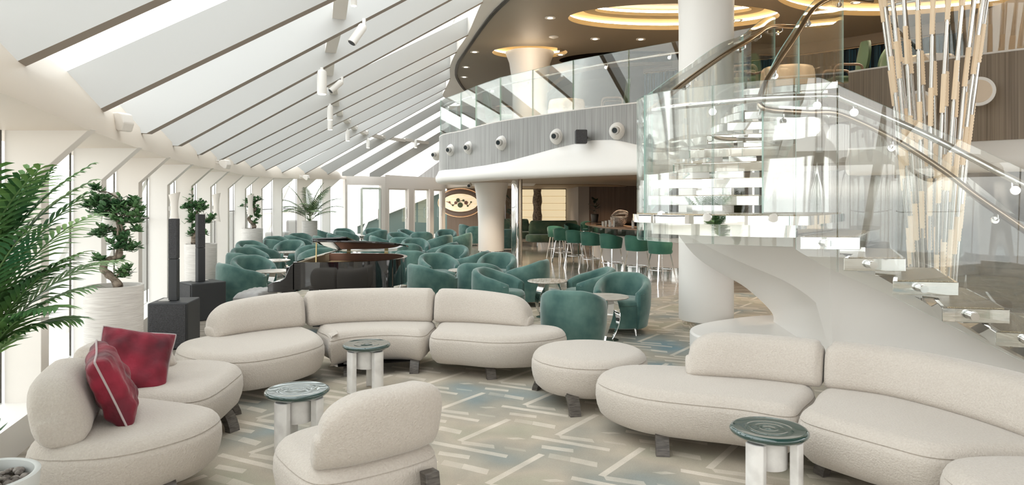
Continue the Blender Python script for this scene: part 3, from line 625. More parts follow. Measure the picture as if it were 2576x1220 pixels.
# glass-topped marble side tables
def sidetable(label,x,y,rot):
    o=local('side_table',label,'side table',(x,y,.008),rot)
    mb=MB(); R=.208
    mb.lathe([(.02,.345),(.12,.347),(.165,.36),(.198,.378),(R,.392),(.206,.401),(.196,.408),(.185,.4085)]+[(.17-.155*i/9,.405+.0022*math.sin(i*2.3)) for i in range(10)]+[(.004,.406)],n=64); build('glass_top',mb,GREENG,o,smooth=50)
    mb=MB(); mb.lathe([(.075,.20),(.095,.20),(.095,.348),(.075,.348)],n=40); build('collar',mb,MARB,o,smooth=40)
    for a in (PI*1.5-.95,PI*1.5+.95,PI*.5):
        w_=.105 if a!=PI*.5 else .06
        d=Vector((math.cos(a),math.sin(a),0)); s=Vector((-d.y,d.x,0)); rows=[]
        pl=[]
        for t in [i/8 for i in range(9)]: pl.append((-w_/2+w_*t, .155+.02*math.sin(PI*t)))
        poly=[(d*q+s*p) for p,q in pl]+[(d*(q-.045)+s*p*.9) for p,q in pl[::-1]]
        mb=MB(); mb.prism([(p.x,p.y) for p in poly],0,.352); build('leg',mb,MARB,o,bevel=.006,smooth=40)
    return o
sidetable('marble side table with rippled dark green glass top, behind the lounge chair',-1.41,4.57,.5)
sidetable('marble side table with dark green glass top in front of the rear sofa',-1.26,6.03,0.0)
sidetable('marble side table with dark green glass top in front of the right sofa, nearest',1.40,3.79,0.1)
# ---------------------------------------------------------------- columns
def column(label,x,y,prof,foot):
    o=thing('column',label,'column',(x,y,0)); mb=MB(); mb.lathe(prof,(x,y,0),48); build('shaft',mb,SOFT,o,smooth=40)
    mb=MB(); mb.lathe(foot,(x,y,0),48); build('base_collar',mb,CHROME,o,smooth=40)
column('thick white round column in the centre right, rising through both decks',2.51,9.0,[(.342,.12),(.345,.135),(.345,3.9),(.355,4.4),(.42,5.0),(.55,5.4)],[(.30,.008),(.30,.12),(.34,.12)])
column('white round column flaring towards the lounge ceiling, beside the oval wall art',-.64,21.4,[(.40,.12),(.40,.14),(.40,1.0),(.42,1.4),(.47,1.85),(.53,2.199)],[(.36,.0),(.36,.12),(.39,.12)])
o=thing('column','broad white column on the upper deck, left of the arch, topped by a small cove','column',(.45,17.6,3.43)); mb=MB(); mb.lathe([(.44,-.15),(.44,.9),(.46,1.3),(.52,1.7),(.62,1.96)],(.45,17.6,3.43),48); build('shaft',mb,SOFT,o,smooth=40)
o=thing('steel_pole','tall polished steel pole between the white column and the bar','pole',(.1,18,0)); mb=MB(); mb.cyl((.1,18,0),(.1,18,2.2),.115,n=32); build('tube',mb,MIRROR,o,smooth=40); mb=MB(); mb.cyl((.22,17.95,.0),(.22,17.95,2.2),.045,n=20); build('side_tube',mb,BRONZE,o,smooth=40)
# bronze arch on the upper deck
mb=MB(); A=cr([(.35,20,3.3),(.5,20,3.95),(.85,20,4.55),(1.35,20,5.0),(2.1,20,5.25),(3.1,20,5.34),(4.6,20,5.38)],6)
mb.grid([[(p[0],18.6,p[2]),(p[0],20.2,p[2]),(p[0]+.03,20.2,p[2]-.10),(p[0]+.03,18.6,p[2]-.10)] for p in A],True); build('trim_arch',mb,mat('arch_bronze',(.20,.14,.09),.3,.3),smooth=40,kind='structure')
# ---------------------------------------------------------------- staircase
ST=thing('staircase','sweeping staircase of mirrored treads, white stringer and glass guards','staircase',(2.6,6.6,0))
# stringer: front face + soffit
TOPc=[(1692,565,8.2,),(1760,578,7.4),(1850,582,6.9),(2015,590,6.45),(2120,640,6.25),(2200,688,6.1),(2320,757,5.9),(2440,830,5.7),(2576,905,5.5),(2720,975,5.35)]
CRE=[(1694,572,8.2),(1790,625,7.4),(1860,658,7.0),(1960,700,6.7),(2020,735,6.55),(2060,770,6.45),(2078,810,6.35),(2088,850,6.3),(2094,900,6.25),(2098,968,6.25)]
LOW=[(1696,577,8.8),(1745,640,8.5),(1800,680,8.3),(1865,716,8.2),(1905,748,8.1),(1935,778,8.1),(1946,797,8.1),(1942,815,8.2),(1918,838,8.35),(1880,852,8.3)]
top=resamp(cr([at(*p) for p in TOPc],8),60); cre=cr([at(*p) for p in CRE],6); low=cr([at(*p) for p in LOW],6)
low=[(x,y,max(z,.0)) for x,y,z in low]; cre=[(x,y,max(z,0)) for x,y,z in cre]
mb=MB()
mb.grid([[a,tuple((Vector(a)*.66+Vector(b2)*.34)+Vector((0,0,.02*math.sin(PI*i/(len(cre)-1))))),tuple((Vector(a)*.33+Vector(b2)*.67)),b2] for i,(a,b2) in enumerate(zip(cre,low))])
# front face: from crease / floor up to the top line
bot=[]; 
xs=[c[0] for c in cre]
crex=max(c[0] for c in cre)
def creY(x):
    for i in range(len(cre)-1):
        if cre[i][0]<=x<=cre[i+1][0]+1e-6:
            t=(x-cre[i][0])/max(1e-6,cre[i+1][0]-cre[i][0]); return [cre[i][j]+(cre[i+1][j]-cre[i][j])*t for j in range(3)]
    return None
rows=[]
for tpt in top:
    c_=creY(tpt[0])
    if tpt[0]<cre[0][0]+.02: b2=tpt
    elif c_ is None or c_[2]<.02: b2=(tpt[0],tpt[1]-.03,0.0)
    else: b2=(tpt[0],c_[1],c_[2])
    rows.append([tuple(b2),tuple(Vector(b2).lerp(Vector(tpt),.5)),tpt,(tpt[0]+.10,tpt[1]+.55,tpt[2]),])
# pair rows with crease exactly where it exists
mb.grid(rows)
build('stringer',mb,SOFT,ST,smooth=35)
# back side of stringer closing
mb=MB(); mb.grid([[(p[0]+.10,p[1]+.55,p[2]),(p[0]+.10,p[1]+.6,0)] for p in top if p[0]>3.12]); build('stringer_back',mb,SOFT,ST,smooth=40)
# low curved ledge at the foot
LG=cr([(1.93,7.45),(1.99,7.75),(2.2,8.05),(2.6,8.35),(3.1,8.6),(3.7,8.6),(4.1,8.2),(4.0,7.4),(3.6,6.9),(2.9,6.85),(2.3,7.0),(2.0,7.2)],6,True)
mb=MB(); mb.prism(LG,.008,.235); build('foot_ledge',mb,SOFT,ST,smooth=40,bevel=.02)
# landing
LAND=cr([(1.17,6.42),(1.38,6.16),(1.64,5.95),(1.95,5.75),(2.20,5.66)],4)+[(2.40,5.64),(2.52,5.80),(3.28,6.85),(2.42,6.72),(2.40,6.62),(1.42,7.3)]+cr([(1.42,7.3),(1.26,7.05),(1.18,6.8),(1.15,6.58)],4)[1:]
mb=MB(); mb.prism(LAND,1.45,1.525); build('landing',mb,MIRROR,ST)
def shr(poly,k):
    N2=outline_normals(poly); return [(p[0]-n[0]*k,p[1]-n[1]*k) for p,n in zip(poly,N2)]
mb=MB(); mb.prism(shr(LAND,.13),1.345,1.45); build('landing_underplate',mb,MIRROR,ST)
mb=MB(); mb.prism(shr(LAND,.04),1.525,1.535); build('landing_top',mb,GLIT,ST)
# lower flight treads : near end L,R (px) and far end
LOWT=[((2.37,5.72),(2.83,5.66),(3.50,6.80),(3.20,6.92),1.36),((2.70,5.66),(3.17,5.60),(3.66,6.66),(3.36,6.74),1.19),((3.01,5.50),(3.48,5.42),(3.98,6.50),(3.64,6.62),1.02),((3.24,5.24),(3.68,5.14),(4.18,6.38),(3.84,6.50),.85),((3.60,5.18),(4.02,5.02),(4.42,6.26),(4.08,6.38),.68),((3.93,5.05),(4.33,4.86),(4.62,6.15),(4.32,6.28),.51),((4.25,4.88),(4.62,4.66),(4.82,6.05),(4.54,6.16),.34),((4.52,4.72),(4.9,4.5),(5.0,5.95),(4.75,6.06),.17)]
def tread(Q,z,th,knobs,spine=None):
    mb=MB(); mb.prism(Q,z-th,z-.006); t=build('tread',mb,MIRROR,ST,bevel=.004)
    mb=MB(); mb.prism(shr(Q,.035),z-.0055,z+.003); g=build('glitter_inlay',mb,GLIT,ST); g.parent=t
    for p,d in knobs:
        p=Vector(p); d=Vector(d).normalized(); mb=MB(); mb.cyl(p,p+d*.045,.028,n=20); mb.cyl(p+d*.045,p+d*.052,.034,n=20); mb.cyl(p+d*.052,p+d*.085,.030,n=20); k=build('glass_clamp',mb,CHROME,ST,smooth=40); k.parent=t
    if spine:
        c,wd,dp,h=spine; mb=MB(); mb.box(c[0]-wd/2,c[0]+wd/2,c[1]-dp/2,c[1]+dp/2,z-th-h,z-th); build('spine_block',mb,CHROME,ST)
for a,b2,c,d,z in LOWT:
    Q=[a,b2,c,d]; m=(Vector(a)+Vector(b2))/2
    e=(Vector(b2)-Vector(a)).normalized(); n=Vector((e.y,-e.x))
    sd=Vector(a).lerp(Vector(b2),.42)
    ctr=(Vector(a)+Vector(b2)+Vector(c)+Vector(d))/4
    tread(Q,z,.11 if z>.2 else .1,[((sd.x,sd.y,z-.055),(n.x,n.y,0))],((ctr.x-.05,ctr.y-.15),.22,.3,.06))
for px,py in ((1668,540),(1782,546),(1948,548)):
    Y={1668:6.32,1782:5.98,1948:5.68}[px]; p=Vector(at(px,py,Y)); d=Vector((-.45,-.9,0)).normalized(); mb=MB(); mb.cyl(p,p+d*.035,.03,n=20); mb.cyl(p+d*.035,p+d*.07,.036,n=20); build('glass_clamp',mb,CHROME,ST,smooth=40)
UL=[(1.36,7.25),(1.5,7.5),(1.72,7.7),(1.95,7.9),(2.2,8.07),(2.50,8.28),(2.82,8.62),(3.12,9.05),(3.4,9.5),(3.65,9.95),(3.9,10.35)]
UR=[(2.40,6.62),(2.5,6.78),(2.65,6.98),(2.85,7.28),(3.05,7.58),(3.3,7.92),(3.57,8.28),(3.87,8.68),(4.17,9.06),(4.47,9.42),(4.72,9.7)]
for k in range(10):
    z=1.53+.175*(k+1); l0,l1=Vector(UL[k]),Vector(UL[k+1]); r0,r1=Vector(UR[k]),Vector(UR[k+1])
    v=(l1-l0).normalized()*.1; v2=(r1-r0).normalized()*.06
    l0=l0+(r0-l0).normalized()*.06; r0=r0+(l0-r0).normalized()*.05; l1=l1+(r1-l1).normalized()*.06; r1=r1+(l1-r1).normalized()*.05
    Q=[tuple(r0),tuple(r1+v2*.3),tuple(l1+v*.3),tuple(l0)]
    c=(l0+r0)/2; c=c+((l1+r1)/2-c)*.5
    tread(Q,z,.10,[],((c.x,c.y),.30,.22,.075))
# guards
def guard(path,zb,zt,cuts,rail=None,railoff=0,mats=(GLASS,GEDGE),n=60,gap=.012,clamps=0,bot=None,railz=None,railr=.024,railm=None,owner=None,flat=False,raw=False):
    own=owner or ST
    P=[(x,y,a,b2) for (x,y),a,b2 in zip(path,zb,zt)]; P=resamp(P if raw else cr(P,8),n)
    rng=[0]+[int(c*(n-1)) for c in cuts]+[n-1]
    for s,e in zip(rng[:-1],rng[1:]):
        if e<=s: continue
        seg=P[s:e+1]; rows=[]
        if flat: seg=[seg[0],seg[-1]]
        for i,p in enumerate(seg):
            a=seg[max(0,i-1)]; c=seg[min(len(seg)-1,i+1)]; d=Vector((c[0]-a[0],c[1]-a[1])).normalized(); nx,ny=-d.y*.006,d.x*.006
            q=Vector((p[0],p[1]))
            if i==0: q+=d*gap/2
            if i==len(seg)-1: q-=d*gap/2
            rows.append([(q.x-nx,q.y-ny,p[2]),(q.x-nx,q.y-ny,p[3]),(q.x+nx,q.y+ny,p[3]),(q.x+nx,q.y+ny,p[2])])
        mb=MB(); m=len(rows)
        V=[v for r in rows for v in r]
        Fc=[];mi=[]
        for i in range(m-1):
            for j in range(4):
                Fc.append((i*4+j,i*4+(j+1)%4,(i+1)*4+(j+1)%4,(i+1)*4+j)); mi.append(0 if j in(0,2) else 1)
        Fc+=[(3,2,1,0),tuple(range((m-1)*4,m*4))]; mi+=[1,1]
        mb.v=V; mb.f=Fc; mb.m=mi; build('glass_panel',mb,list(mats),own,smooth=40)
    return P
def rail(pts,r=.024,m=None,own=None,br=[],side=(0,0),name='handrail'):
    mb=MB(); mb.tube(pts,r,14); h=build(name,mb,m or BRONZE,own or ST,smooth=50)
    for t in br:
        p=Vector(pts[int(t*(len(pts)-1))]); s=Vector((side[0],side[1],0)).normalized()
        mb=MB(); mb.tube([p,p+Vector((0,0,-.07)),p+Vector((0,0,-.085))+s*.03,p+Vector((0,0,-.085))+s*.07],.007,8); mb.cyl(p+Vector((0,0,-.085))+s*.065,p+Vector((0,0,-.085))+s*.09,.032,n=18); b3=build('bracket',mb,CHROME,own or ST,smooth=40); b3.parent=h
    return h
# outer guard : upper flight far/left side -> landing front
OUT=[(3.95,10.45),(3.55,9.75),(3.12,9.06),(2.82,8.57),(2.45,8.22),(1.95,7.9),(1.5,7.5),(1.28,7.0),(1.22,6.75),(1.24,6.5)]
guard(OUT,[3.2,2.95,2.6,2.4,2.2,1.9,1.55,1.35,1.28,1.28],[4.42,4.22,3.90,3.68,3.5,3.15,2.82,2.66,2.635,2.635],[.42,.80],n=80)
FR=[(1.24,6.5),(1.42,6.2),(1.69,5.97),(2.0,5.74),(2.27,5.60)]
guard(FR,[1.28]*5,[2.635]*5,[.55],n=50)
NL=[(2.278,5.598),(2.47,5.57),(2.97,5.42),(3.67,5.04),(4.3,4.74),(4.75,4.5)]
guard(NL,[1.26,1.14,.90,.50,.22,.0],[2.635,2.635,2.36,1.895,1.5,1.25],[.12,.62],n=80,raw=True)
pts=cr([(4.35,10.45,4.26),(3.9,10.25,4.22),(3.5,9.6,4.02),(3.18,9.02,3.80),(2.89,8.54,3.61),(2.5,8.16,3.37),(2.0,7.82,3.02),(1.56,7.44,2.68),(1.35,7.0,2.53),(1.29,6.75,2.50),(1.33,6.55,2.50)],8)
rail(pts,.030,BRONZE,br=[.08,.25,.42,.6,.8],side=(-.7,.7))
pts=cr([(1.33,6.55,2.50),(1.50,6.28,2.50),(1.76,6.06,2.50),(2.06,5.82,2.50),(2.34,5.70,2.50),(2.62,5.67,2.50),(2.72,5.65,2.465),(3.25,5.44,2.16),(3.69,5.13,1.81),(4.3,4.84,1.40),(4.75,4.6,1.12)],8)
rail(pts,.026,CHROME,br=[.2,.45,.62,.8],side=(-.4,-.9))
# inner guard: down the lower flight's far side, landing corner, up the upper flight
INL=[(2.36,6.55),(2.8,6.72),(3.25,6.88),(3.62,6.68),(4.0,6.52),(4.22,6.40),(4.55,6.25),(4.95,6.05)]
guard(INL,[1.4,1.35,1.30,1.1,.82,.6,.3,.02],[2.56,2.56,2.56,2.36,2.06,1.85,1.50,1.1],[.30,.62],n=50)
INU=[(2.34,6.50),(2.46,6.78),(2.65,7.0),(3.05,7.60),(3.57,8.30),(4.17,9.08),(4.5,9.45)]
guard(INU,[1.4,1.6,1.8,2.25,2.75,3.2,3.25],[2.56,2.78,3.08,3.48,4.0,4.42,4.45],[.5],n=50)
pts=cr([(4.95,6.0,1.02),(4.55,6.18,1.40),(4.22,6.33,1.70),(4.0,6.45,1.93),(3.62,6.61,2.24),(3.2,6.78,2.49),(2.8,6.62,2.49),(2.42,6.46,2.49),(2.32,6.48,2.53),(2.36,6.62,2.63),(2.46,6.75,2.80),(2.65,6.95,3.02),(3.05,7.52,3.40),(3.57,8.22,3.92),(4.17,8.98,4.28),(4.45,9.30,4.36),(4.9,9.45,4.36)],8)
rail(pts,.026,BRONZE,br=[.1,.25,.42,.52,.68,.8,.92],side=(.3,1))
# ---------------------------------------------------------------- balcony glass
BG=thing('glass_balustrade','long curved glass balustrade with slim rail on top of the grey balcony','balustrade',(-.2,15.4,3.43))
edges=[1108,1131,1161,1202,1264,1348,1454,1592]
P=resamp(cr(BALC,10),240); P=[p for p in P]
def cutf(px):
    best=min(range(40,240),key=lambda i:abs(CX+P[i][0]*F/P[i][1]-px)); return best/239
CUTS=[]
for c in sorted([cutf(p) for p in edges]):
    if c>.2 and (not CUTS or c-CUTS[-1]>.015): CUTS.append(c)
guard([(p[0],p[1]+.03) for p in P[::3]],[3.43]*80,[4.40]*80,[.06,.12,.18]+CUTS,n=240,owner=BG,gap=.02,flat=True)
pr=[(p[0]+.06,p[1]+.12,4.24) for p in P[::3]]; rail(pr,.018,CHROME,own=BG,br=[.3,.42,.5,.58,.66,.74,.82,.9],side=(-.5,-.8))
BG2=thing('glass_balustrade','glass balustrade on the brown balcony at the right, behind the crystal chandelier','balustrade',(5.5,8.55,3.43))
guard([(4.95,9.2)]+[(x,y+.03) for x,y in RBAL[2:]],[3.43]*7,[4.40]*7,[.15,.3,.5,.7,.85],owner=BG2,n=80,flat=True)
rail([(x,y+.1,4.24) for x,y in cr([(4.98,9.18)]+RBAL[2:],5)],.018,CHROME,own=BG2)
# ---------------------------------------------------------------- chandelier of rods in the well
CH=thing('rod_chandelier','tall hanging sculpture of steel rods and cream crystal tubes beside the stairs','chandelier',(4.62,7.65,5.4))
cx,cy=4.63,7.65; nr=22
for i in range(nr):
    a=2*PI*i/nr; tw=.25
    def pp(z):
        t=(z-.5)/(5.35-.5); r=.20+.50*max(0,t)**1.35; an=a+tw*t; return Vector((cx+r*math.cos(an),cy+r*math.sin(an),z))
    mb=MB(); mb.tube([pp(z) for z in [.45+.35*j for j in range(15)]],.014,8); rd=build('rod',mb,RODM,CH,smooth=50)
    ph=(i*.135)%.95; z=.55+ph
    while z<5.0:
        mb=MB(); mc=MB()
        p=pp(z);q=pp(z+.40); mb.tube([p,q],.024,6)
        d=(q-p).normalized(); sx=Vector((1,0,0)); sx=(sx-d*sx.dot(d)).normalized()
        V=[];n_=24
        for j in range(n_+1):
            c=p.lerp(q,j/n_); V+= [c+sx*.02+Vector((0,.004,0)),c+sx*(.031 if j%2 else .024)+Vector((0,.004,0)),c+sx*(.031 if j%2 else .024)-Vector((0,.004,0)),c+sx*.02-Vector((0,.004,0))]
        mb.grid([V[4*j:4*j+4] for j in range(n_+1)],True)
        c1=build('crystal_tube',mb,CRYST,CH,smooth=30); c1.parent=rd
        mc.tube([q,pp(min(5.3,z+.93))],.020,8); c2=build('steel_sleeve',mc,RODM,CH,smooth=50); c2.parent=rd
        z+=.95
mb=MB(); mb.lathe([(.9,-.0),(.9,-.05),(.02,-.05)],(cx,cy,5.4),40); build('canopy',mb,CHROME,CH,smooth=40)
# base plate the well sculpture ends on
# ---------------------------------------------------------------- fittings on the balconies
def projector(label,px,py,Y,dirx):
    x,y,z=at(px,py,Y); o=thing('projector',label,'light',(x,y,z),'round white projectors along the grey balcony')
    d=Vector((dirx,-1,-.12)).normalized(); b0=Vector((x,y,z))
    n=Vector((dirx*.6,-1,0)).normalized()
    mb=MB(); mb.tube([b0+n*.0,b0+n*.03,b0+n*.06,b0+n*.10,b0+n*.15,b0+n*.19],[.165,.165,.15,.13,.10,.085],28); build('shroud',mb,SOFT,o,smooth=50)
    mb=MB(); mb.tube([b0+n*.17,b0+n*.17+d*.10],[.075,.07],24); build('barrel',mb,GREYP,o,smooth=40)
    mb=MB(); p=b0+n*.17+d*.101; mb.tube([p,p+d*.006],[.05,.05],20); build('lens',mb,mat('lens_dark',(.02,.03,.035),.05),o,smooth=40)
PJ=[(1555,330,12.72,'rightmost white projector on the grey balcony, beside the staircase glass'),(1404,344,13.85,'second white projector from the right on the grey balcony, left of the black speaker'),(1265,360,15.3,'third white projector from the right on the grey balcony'),(1183,372,16.95,'fourth white projector from the right on the grey balcony'),(1138,378,18.0,'fifth white projector from the right on the grey balcony'),(1100,390,20.2,'leftmost white projector, in profile at the end of the grey balcony')]
for i,(px,py,Y,lb) in enumerate(PJ): projector(lb,px,py,Y+.12,-.55)
def disc(label,px,py,Y):
    x,y,z=at(px,py,Y); o=thing('wall_light',label,'light',(x,y,z)); n=Vector((-.55,-.85,0)).normalized(); b0=Vector((x,y,z))
    mb=MB(); mb.tube([b0-n*.05,b0+n*.02,b0+n*.02],[.17,.17,.145],36); build('rim',mb,SOFT,o,smooth=40); mb=MB(); mb.tube([b0+n*.02,b0+n*.03],[.135,.13],36); build('diffuser',mb,mat('disc_beige',(.75,.62,.48),.4),o,smooth=40)
disc('round beige disc light on the brown balcony, behind the chandelier rods',2312,262,8.66)
disc('round beige disc light on the brown balcony, right of the chandelier',2462,230,8.2)
x,y,z=at(1461,346,13.3); o=thing('wall_speaker','small black loudspeaker on the grey balcony between two white projectors','loudspeaker',(x,y,z))
mb=MB(); mb.box(x-.12,x+.10,y-.25,y-.05,z-.13,z+.13); build('cabinet',mb,BLK,o,bevel=.02); mb=MB(); mb.box(x-.11,x+.09,y-.262,y-.25,z-.12,z+.12); build('grille',mb,BLK2,o); mb=MB(); mb.bar((x+.05,y-.1,z),(x+.15,y+.12,z),.05,.05); build('bracket',mb,BLK,o)
def cam_(label,px,py,Y):
    x,y,z=at(px,py,Y); o=thing('security_camera',label,'camera',(x,y,z)); mb=MB(); mb.cyl((x,y+.15,z),(x-.03,y-.1,z-.03),.05,n=18); build('body',mb,WHITE,o,smooth=40); mb=MB(); mb.cyl((x-.031,y-.1,z-.03),(x-.032,y-.108,z-.031),.04,n=18); build('lens',mb,BLK,o); mb=MB(); mb.bar((x,y+.1,z),(x,y+.1,2.2),.03,.03); build('bracket',mb,WHITE,o)
cam_('white bullet camera under the balcony rim, left of the flared column',1183,465,18.5)
for i,(px,py) in enumerate([(1393,92),(1384,44),(1497,97),(1612,98),(1172,168),(1194,130),(1410,137),(1855,50),(1168,193),(2155,5)]):
    Y=F*(ZC-EH)/(HY-py); x,y,_=at(px,py,Y)
    names=['white smoke detector on the taupe ceiling above the arch','downlight in the taupe ceiling left of the big oval cove','downlight in the taupe ceiling just above the arch','downlight in the taupe ceiling beside the thick column, left of it','downlight near the curved black edge, second from the far end','downlight near the curved black edge, nearest of three','downlight in the ceiling inside the arch','downlight in the ceiling right of the thick column','downlight near the curved black edge, farthest','downlight at the top edge near the right cove']
    o=thing('smoke_detector' if i==0 else 'downlight',names[i],'detector' if i==0 else 'light',(x,y,ZC),None if i==0 else 'ceiling downlights')
    mb=MB(); mb.lathe([(.11,-.0),(.11,-.015),(.07,-.03 if i==0 else -.012),(.01,-.05 if i==0 else -.012)],(x,y,ZC),24); build('rim',mb,SOFT,o,smooth=40)
    if i: mb=MB(); mb.lathe([(.055,-.013),(.055,-.016),(.005,-.016)],(x,y,ZC),20); build('lamp',mb,LAMPW,o)
# ---------------------------------------------------------------- tub chairs
def rot2(p,c,a):
    x,y=p[0]-c[0],p[1]-c[1]; return (c[0]+x*math.cos(a)-y*math.sin(a),c[1]+x*math.sin(a)+y*math.cos(a))
def tub_shell(Hb=.72,Ha=.535,zb=.085,R=.335,th=.085,n=46,span=128,front=.17):
    rows=[]
    for i in range(n+1):
        u=-1+2*i/n; a=PI+math.radians(span)*u   # back is at -X
        c,s_=math.cos(a),math.sin(a); p=.86
        X=R*math.copysign(abs(c)**p,c); Y=R*math.copysign(abs(s_)**p,s_)
        t=abs(u)
        if t>.62: X+= (t-.62)/.38*.045
        H=Hb-(Hb-Ha)*(max(0,t-.18)/.82)**1.35
        n2=Vector((c,s_)); 
        prof=[(0,zb),(.012,zb+.25),(.018,zb+.42),(.012,H-.05),(-.004,H-.014),(-.03,H),(-.055,H-.004),(-.078,H-.022),(-th,H-.06),(-th-.005,.42),(-th-.01,.36),(-.06,zb)]
        rows.append([(X+n2.x*(o if z>zb+.01 else o-.03),Y+n2.y*(o if z>zb+.01 else o-.03),z) for o,z in prof])
    # rounded front ends
    def endcap(r,k):
        cx=sum(p[0] for p in r)/len(r); cy=sum(p[1] for p in r)/len(r)
        return [(cx+(p[0]-cx)*k+ (.022*(1-k)),cy+(p[1]-cy)*k,min(p[2],.99*p[2]+.0) if k<1 else p[2]) for p in r]
    rows=[endcap(rows[0],.5)]+rows+[endcap(rows[-1],.5)]
    mb=MB(); mb.grid(rows,True); m=len(rows[0]); mb.f.append(tuple(range(m-1,-1,-1))); k=len(rows); mb.f.append(tuple(range((k-1)*m,k*m))); mb.m+=[0,0]
    return mb
def tub_seat():
    out=[]
    for i in range(24):
        a=2*PI*i/24; c,s_=math.cos(a),math.sin(a); r=.262
        x=r*math.copysign(abs(c)**.8,c); y=(.262)*math.copysign(abs(s_)**.8,s_)
        if x>0: x=x*1.42; y*=1.0+.10*min(1,x/.3)
        out.append((x,y))
    return cushion(out,[(.03,.085),(.005,.10),(0,.2),(0,.36),(.008,.365),(.002,.37),(.012,.40),(.04,.425),(.08,.435)],n=60)
CHP=local('tub_chair','placeholder label','chair',(0,0,0))
build('shell',tub_shell(),VELV,CHP,smooth=55); build('seat',tub_seat(),VELV,CHP,smooth=50)
for x,y in((.22,.2),(.22,-.2),(-.2,.17),(-.2,-.17)):
    mb=MB(); mb.cyl((x*1.12,y*1.12,0),(x,y,.10),.009,.016,n=10); build('leg',mb,CHROME,CHP,smooth=40)
def xat(px,Y): return (px-CX)*Y/F
D=math.radians
CH_=[ # px, Y, facing deg, label
(1443,7.45,72,'green velvet tub chair seen from behind, nearest, at the right cocktail table'),
(1566,8.75,-112,'green velvet tub chair facing the camera beside the thick column'),
(1486,9.6,188,'green velvet tub chair in profile behind the two nearest green ones'),
(1253,9.5,-22,'green velvet tub chair with open seat to the right, behind the rear sofa end'),
(1326,11.0,158,'dark-sided green velvet tub chair left of the freestanding cocktail table'),
(1250,12.2,-100,'green velvet tub chair facing the camera just left of the steel pole'),
(1208,10.6,80,'green velvet tub chair seen from behind, tucked behind the open-seated one'),
(1086,10.3,35,'green velvet tub chair with tall back corner, just right of the piano tail, in front'),
(1104,12.1,-62,'green velvet tub chair showing its seat, between the two behind the rear sofa middle'),
(1185,12.9,165,'green velvet tub chair with its high corner below the flared column foot'),
(1137,14.3,-100,'green velvet tub chair facing the camera, third row right of the piano'),
(1113,15.6,160,'green velvet tub chair with a slim slanting rim, third row right of the piano'),
(1157,20.2,165,'darkest green tub chair, left of the flared column'),
(1122,22.3,-85,'green tub chair far back below the oval wall art'),
(1105,19.0,150,'green tub chair with a pale brown rim, far row right of the piano'),
(1045,17.0,-75,'green tub chair facing the camera above the piano lid tip'),
(1023,15.3,95,'green tub chair seen from behind directly over the piano lid tip'),
(1040,13.2,80,'green tub chair standing immediately behind the piano tail'),
(945,16.4,15,'pale-lit green tub chair low behind the piano lid'),
(962,18.6,25,'green tub chair with a slanting back behind the piano lid, second from the lid'),
(1005,20.3,-50,'green tub chair in front of the white door frames, showing its inner back'),
(1013,18.0,92,'green tub chair seen squarely from behind in front of the far doors'),
(1028,22.6,-30,'small far green tub chair by the sliding doors, partly hidden'),
(1060,21.0,100,'green tub chair seen from behind under the sliding doors'),
(939,23.4,-80,'green tub chair with olive light on its inside, by the green framed door'),
(946,22.2,150,'green tub chair back-to-back with the olive lit one by the green framed door'),
(866,23.2,-60,'farthest green tub chair below the corner window, left of the green framed door'),
(872,21.6,60,'tall-looking green tub chair in front of the corner window, seen from behind'),
(853,20.0,10,'green tub chair behind the folded piano lid, right one of the pair'),
(820,18.6,35,'green tub chair behind the folded piano lid, left one of the pair'),
(818,22.6,30,'green tub chair to the right of the far palm pot'),
(757,19.7,-55,'green tub chair tucked left of the far palm pot, rear of two'),
(748,18.9,50,'green tub chair tucked left of the far palm pot, front of two'),
(698,18.0,-50,'green tub chair rear of the pair by the third white planter'),
(704,17.0,55,'green tub chair front of the pair by the third white planter'),
(728,16.2,-90,'green tub chair facing the camera squarely over a round table'),
(786,14.9,120,'green tub chair whose rim shows just left of the raised piano lid, rear of two'),
(797,13.9,128,'green tub chair whose rim shows just left of the raised piano lid, front of two'),
(634,16.0,-45,'green tub chair by the window, rear of the left row'),
(657,14.9,58,'green tub chair in the left row, second from the window planter'),
(628,13.7,-40,'green tub chair in the middle of the left row, showing its inside'),
(622,12.6,60,'green tub chair in the left row whose back rim lies under the brighter one'),
(637,11.6,-48,'green tub chair with wide curved inside, just behind the nearest left one'),
(607,10.5,42,'large green tub chair seen from behind beside the tufted piano bench'),
(1177,27.6,30,'green tub chair alone by the fluted wall left of the flared column'),
(1196,25.6,100,'green tub chair half hidden behind the flared column, left side'),
(1274,23.0,95,'dark green tub chair between the flared column and the steel pole'),
]
for i,(px,Y,a,lb) in enumerate(CH_):
    loc=(xat(px,Y),Y,.008 if Y<13 else .008)
    if i==0:
        CHP.location=loc; CHP.rotation_euler=(0,0,D(a)); CHP['label']=lb; CHP['group']='green velvet tub chairs'
    else: dup(CHP,loc,D(a),lb,'green velvet tub chairs')
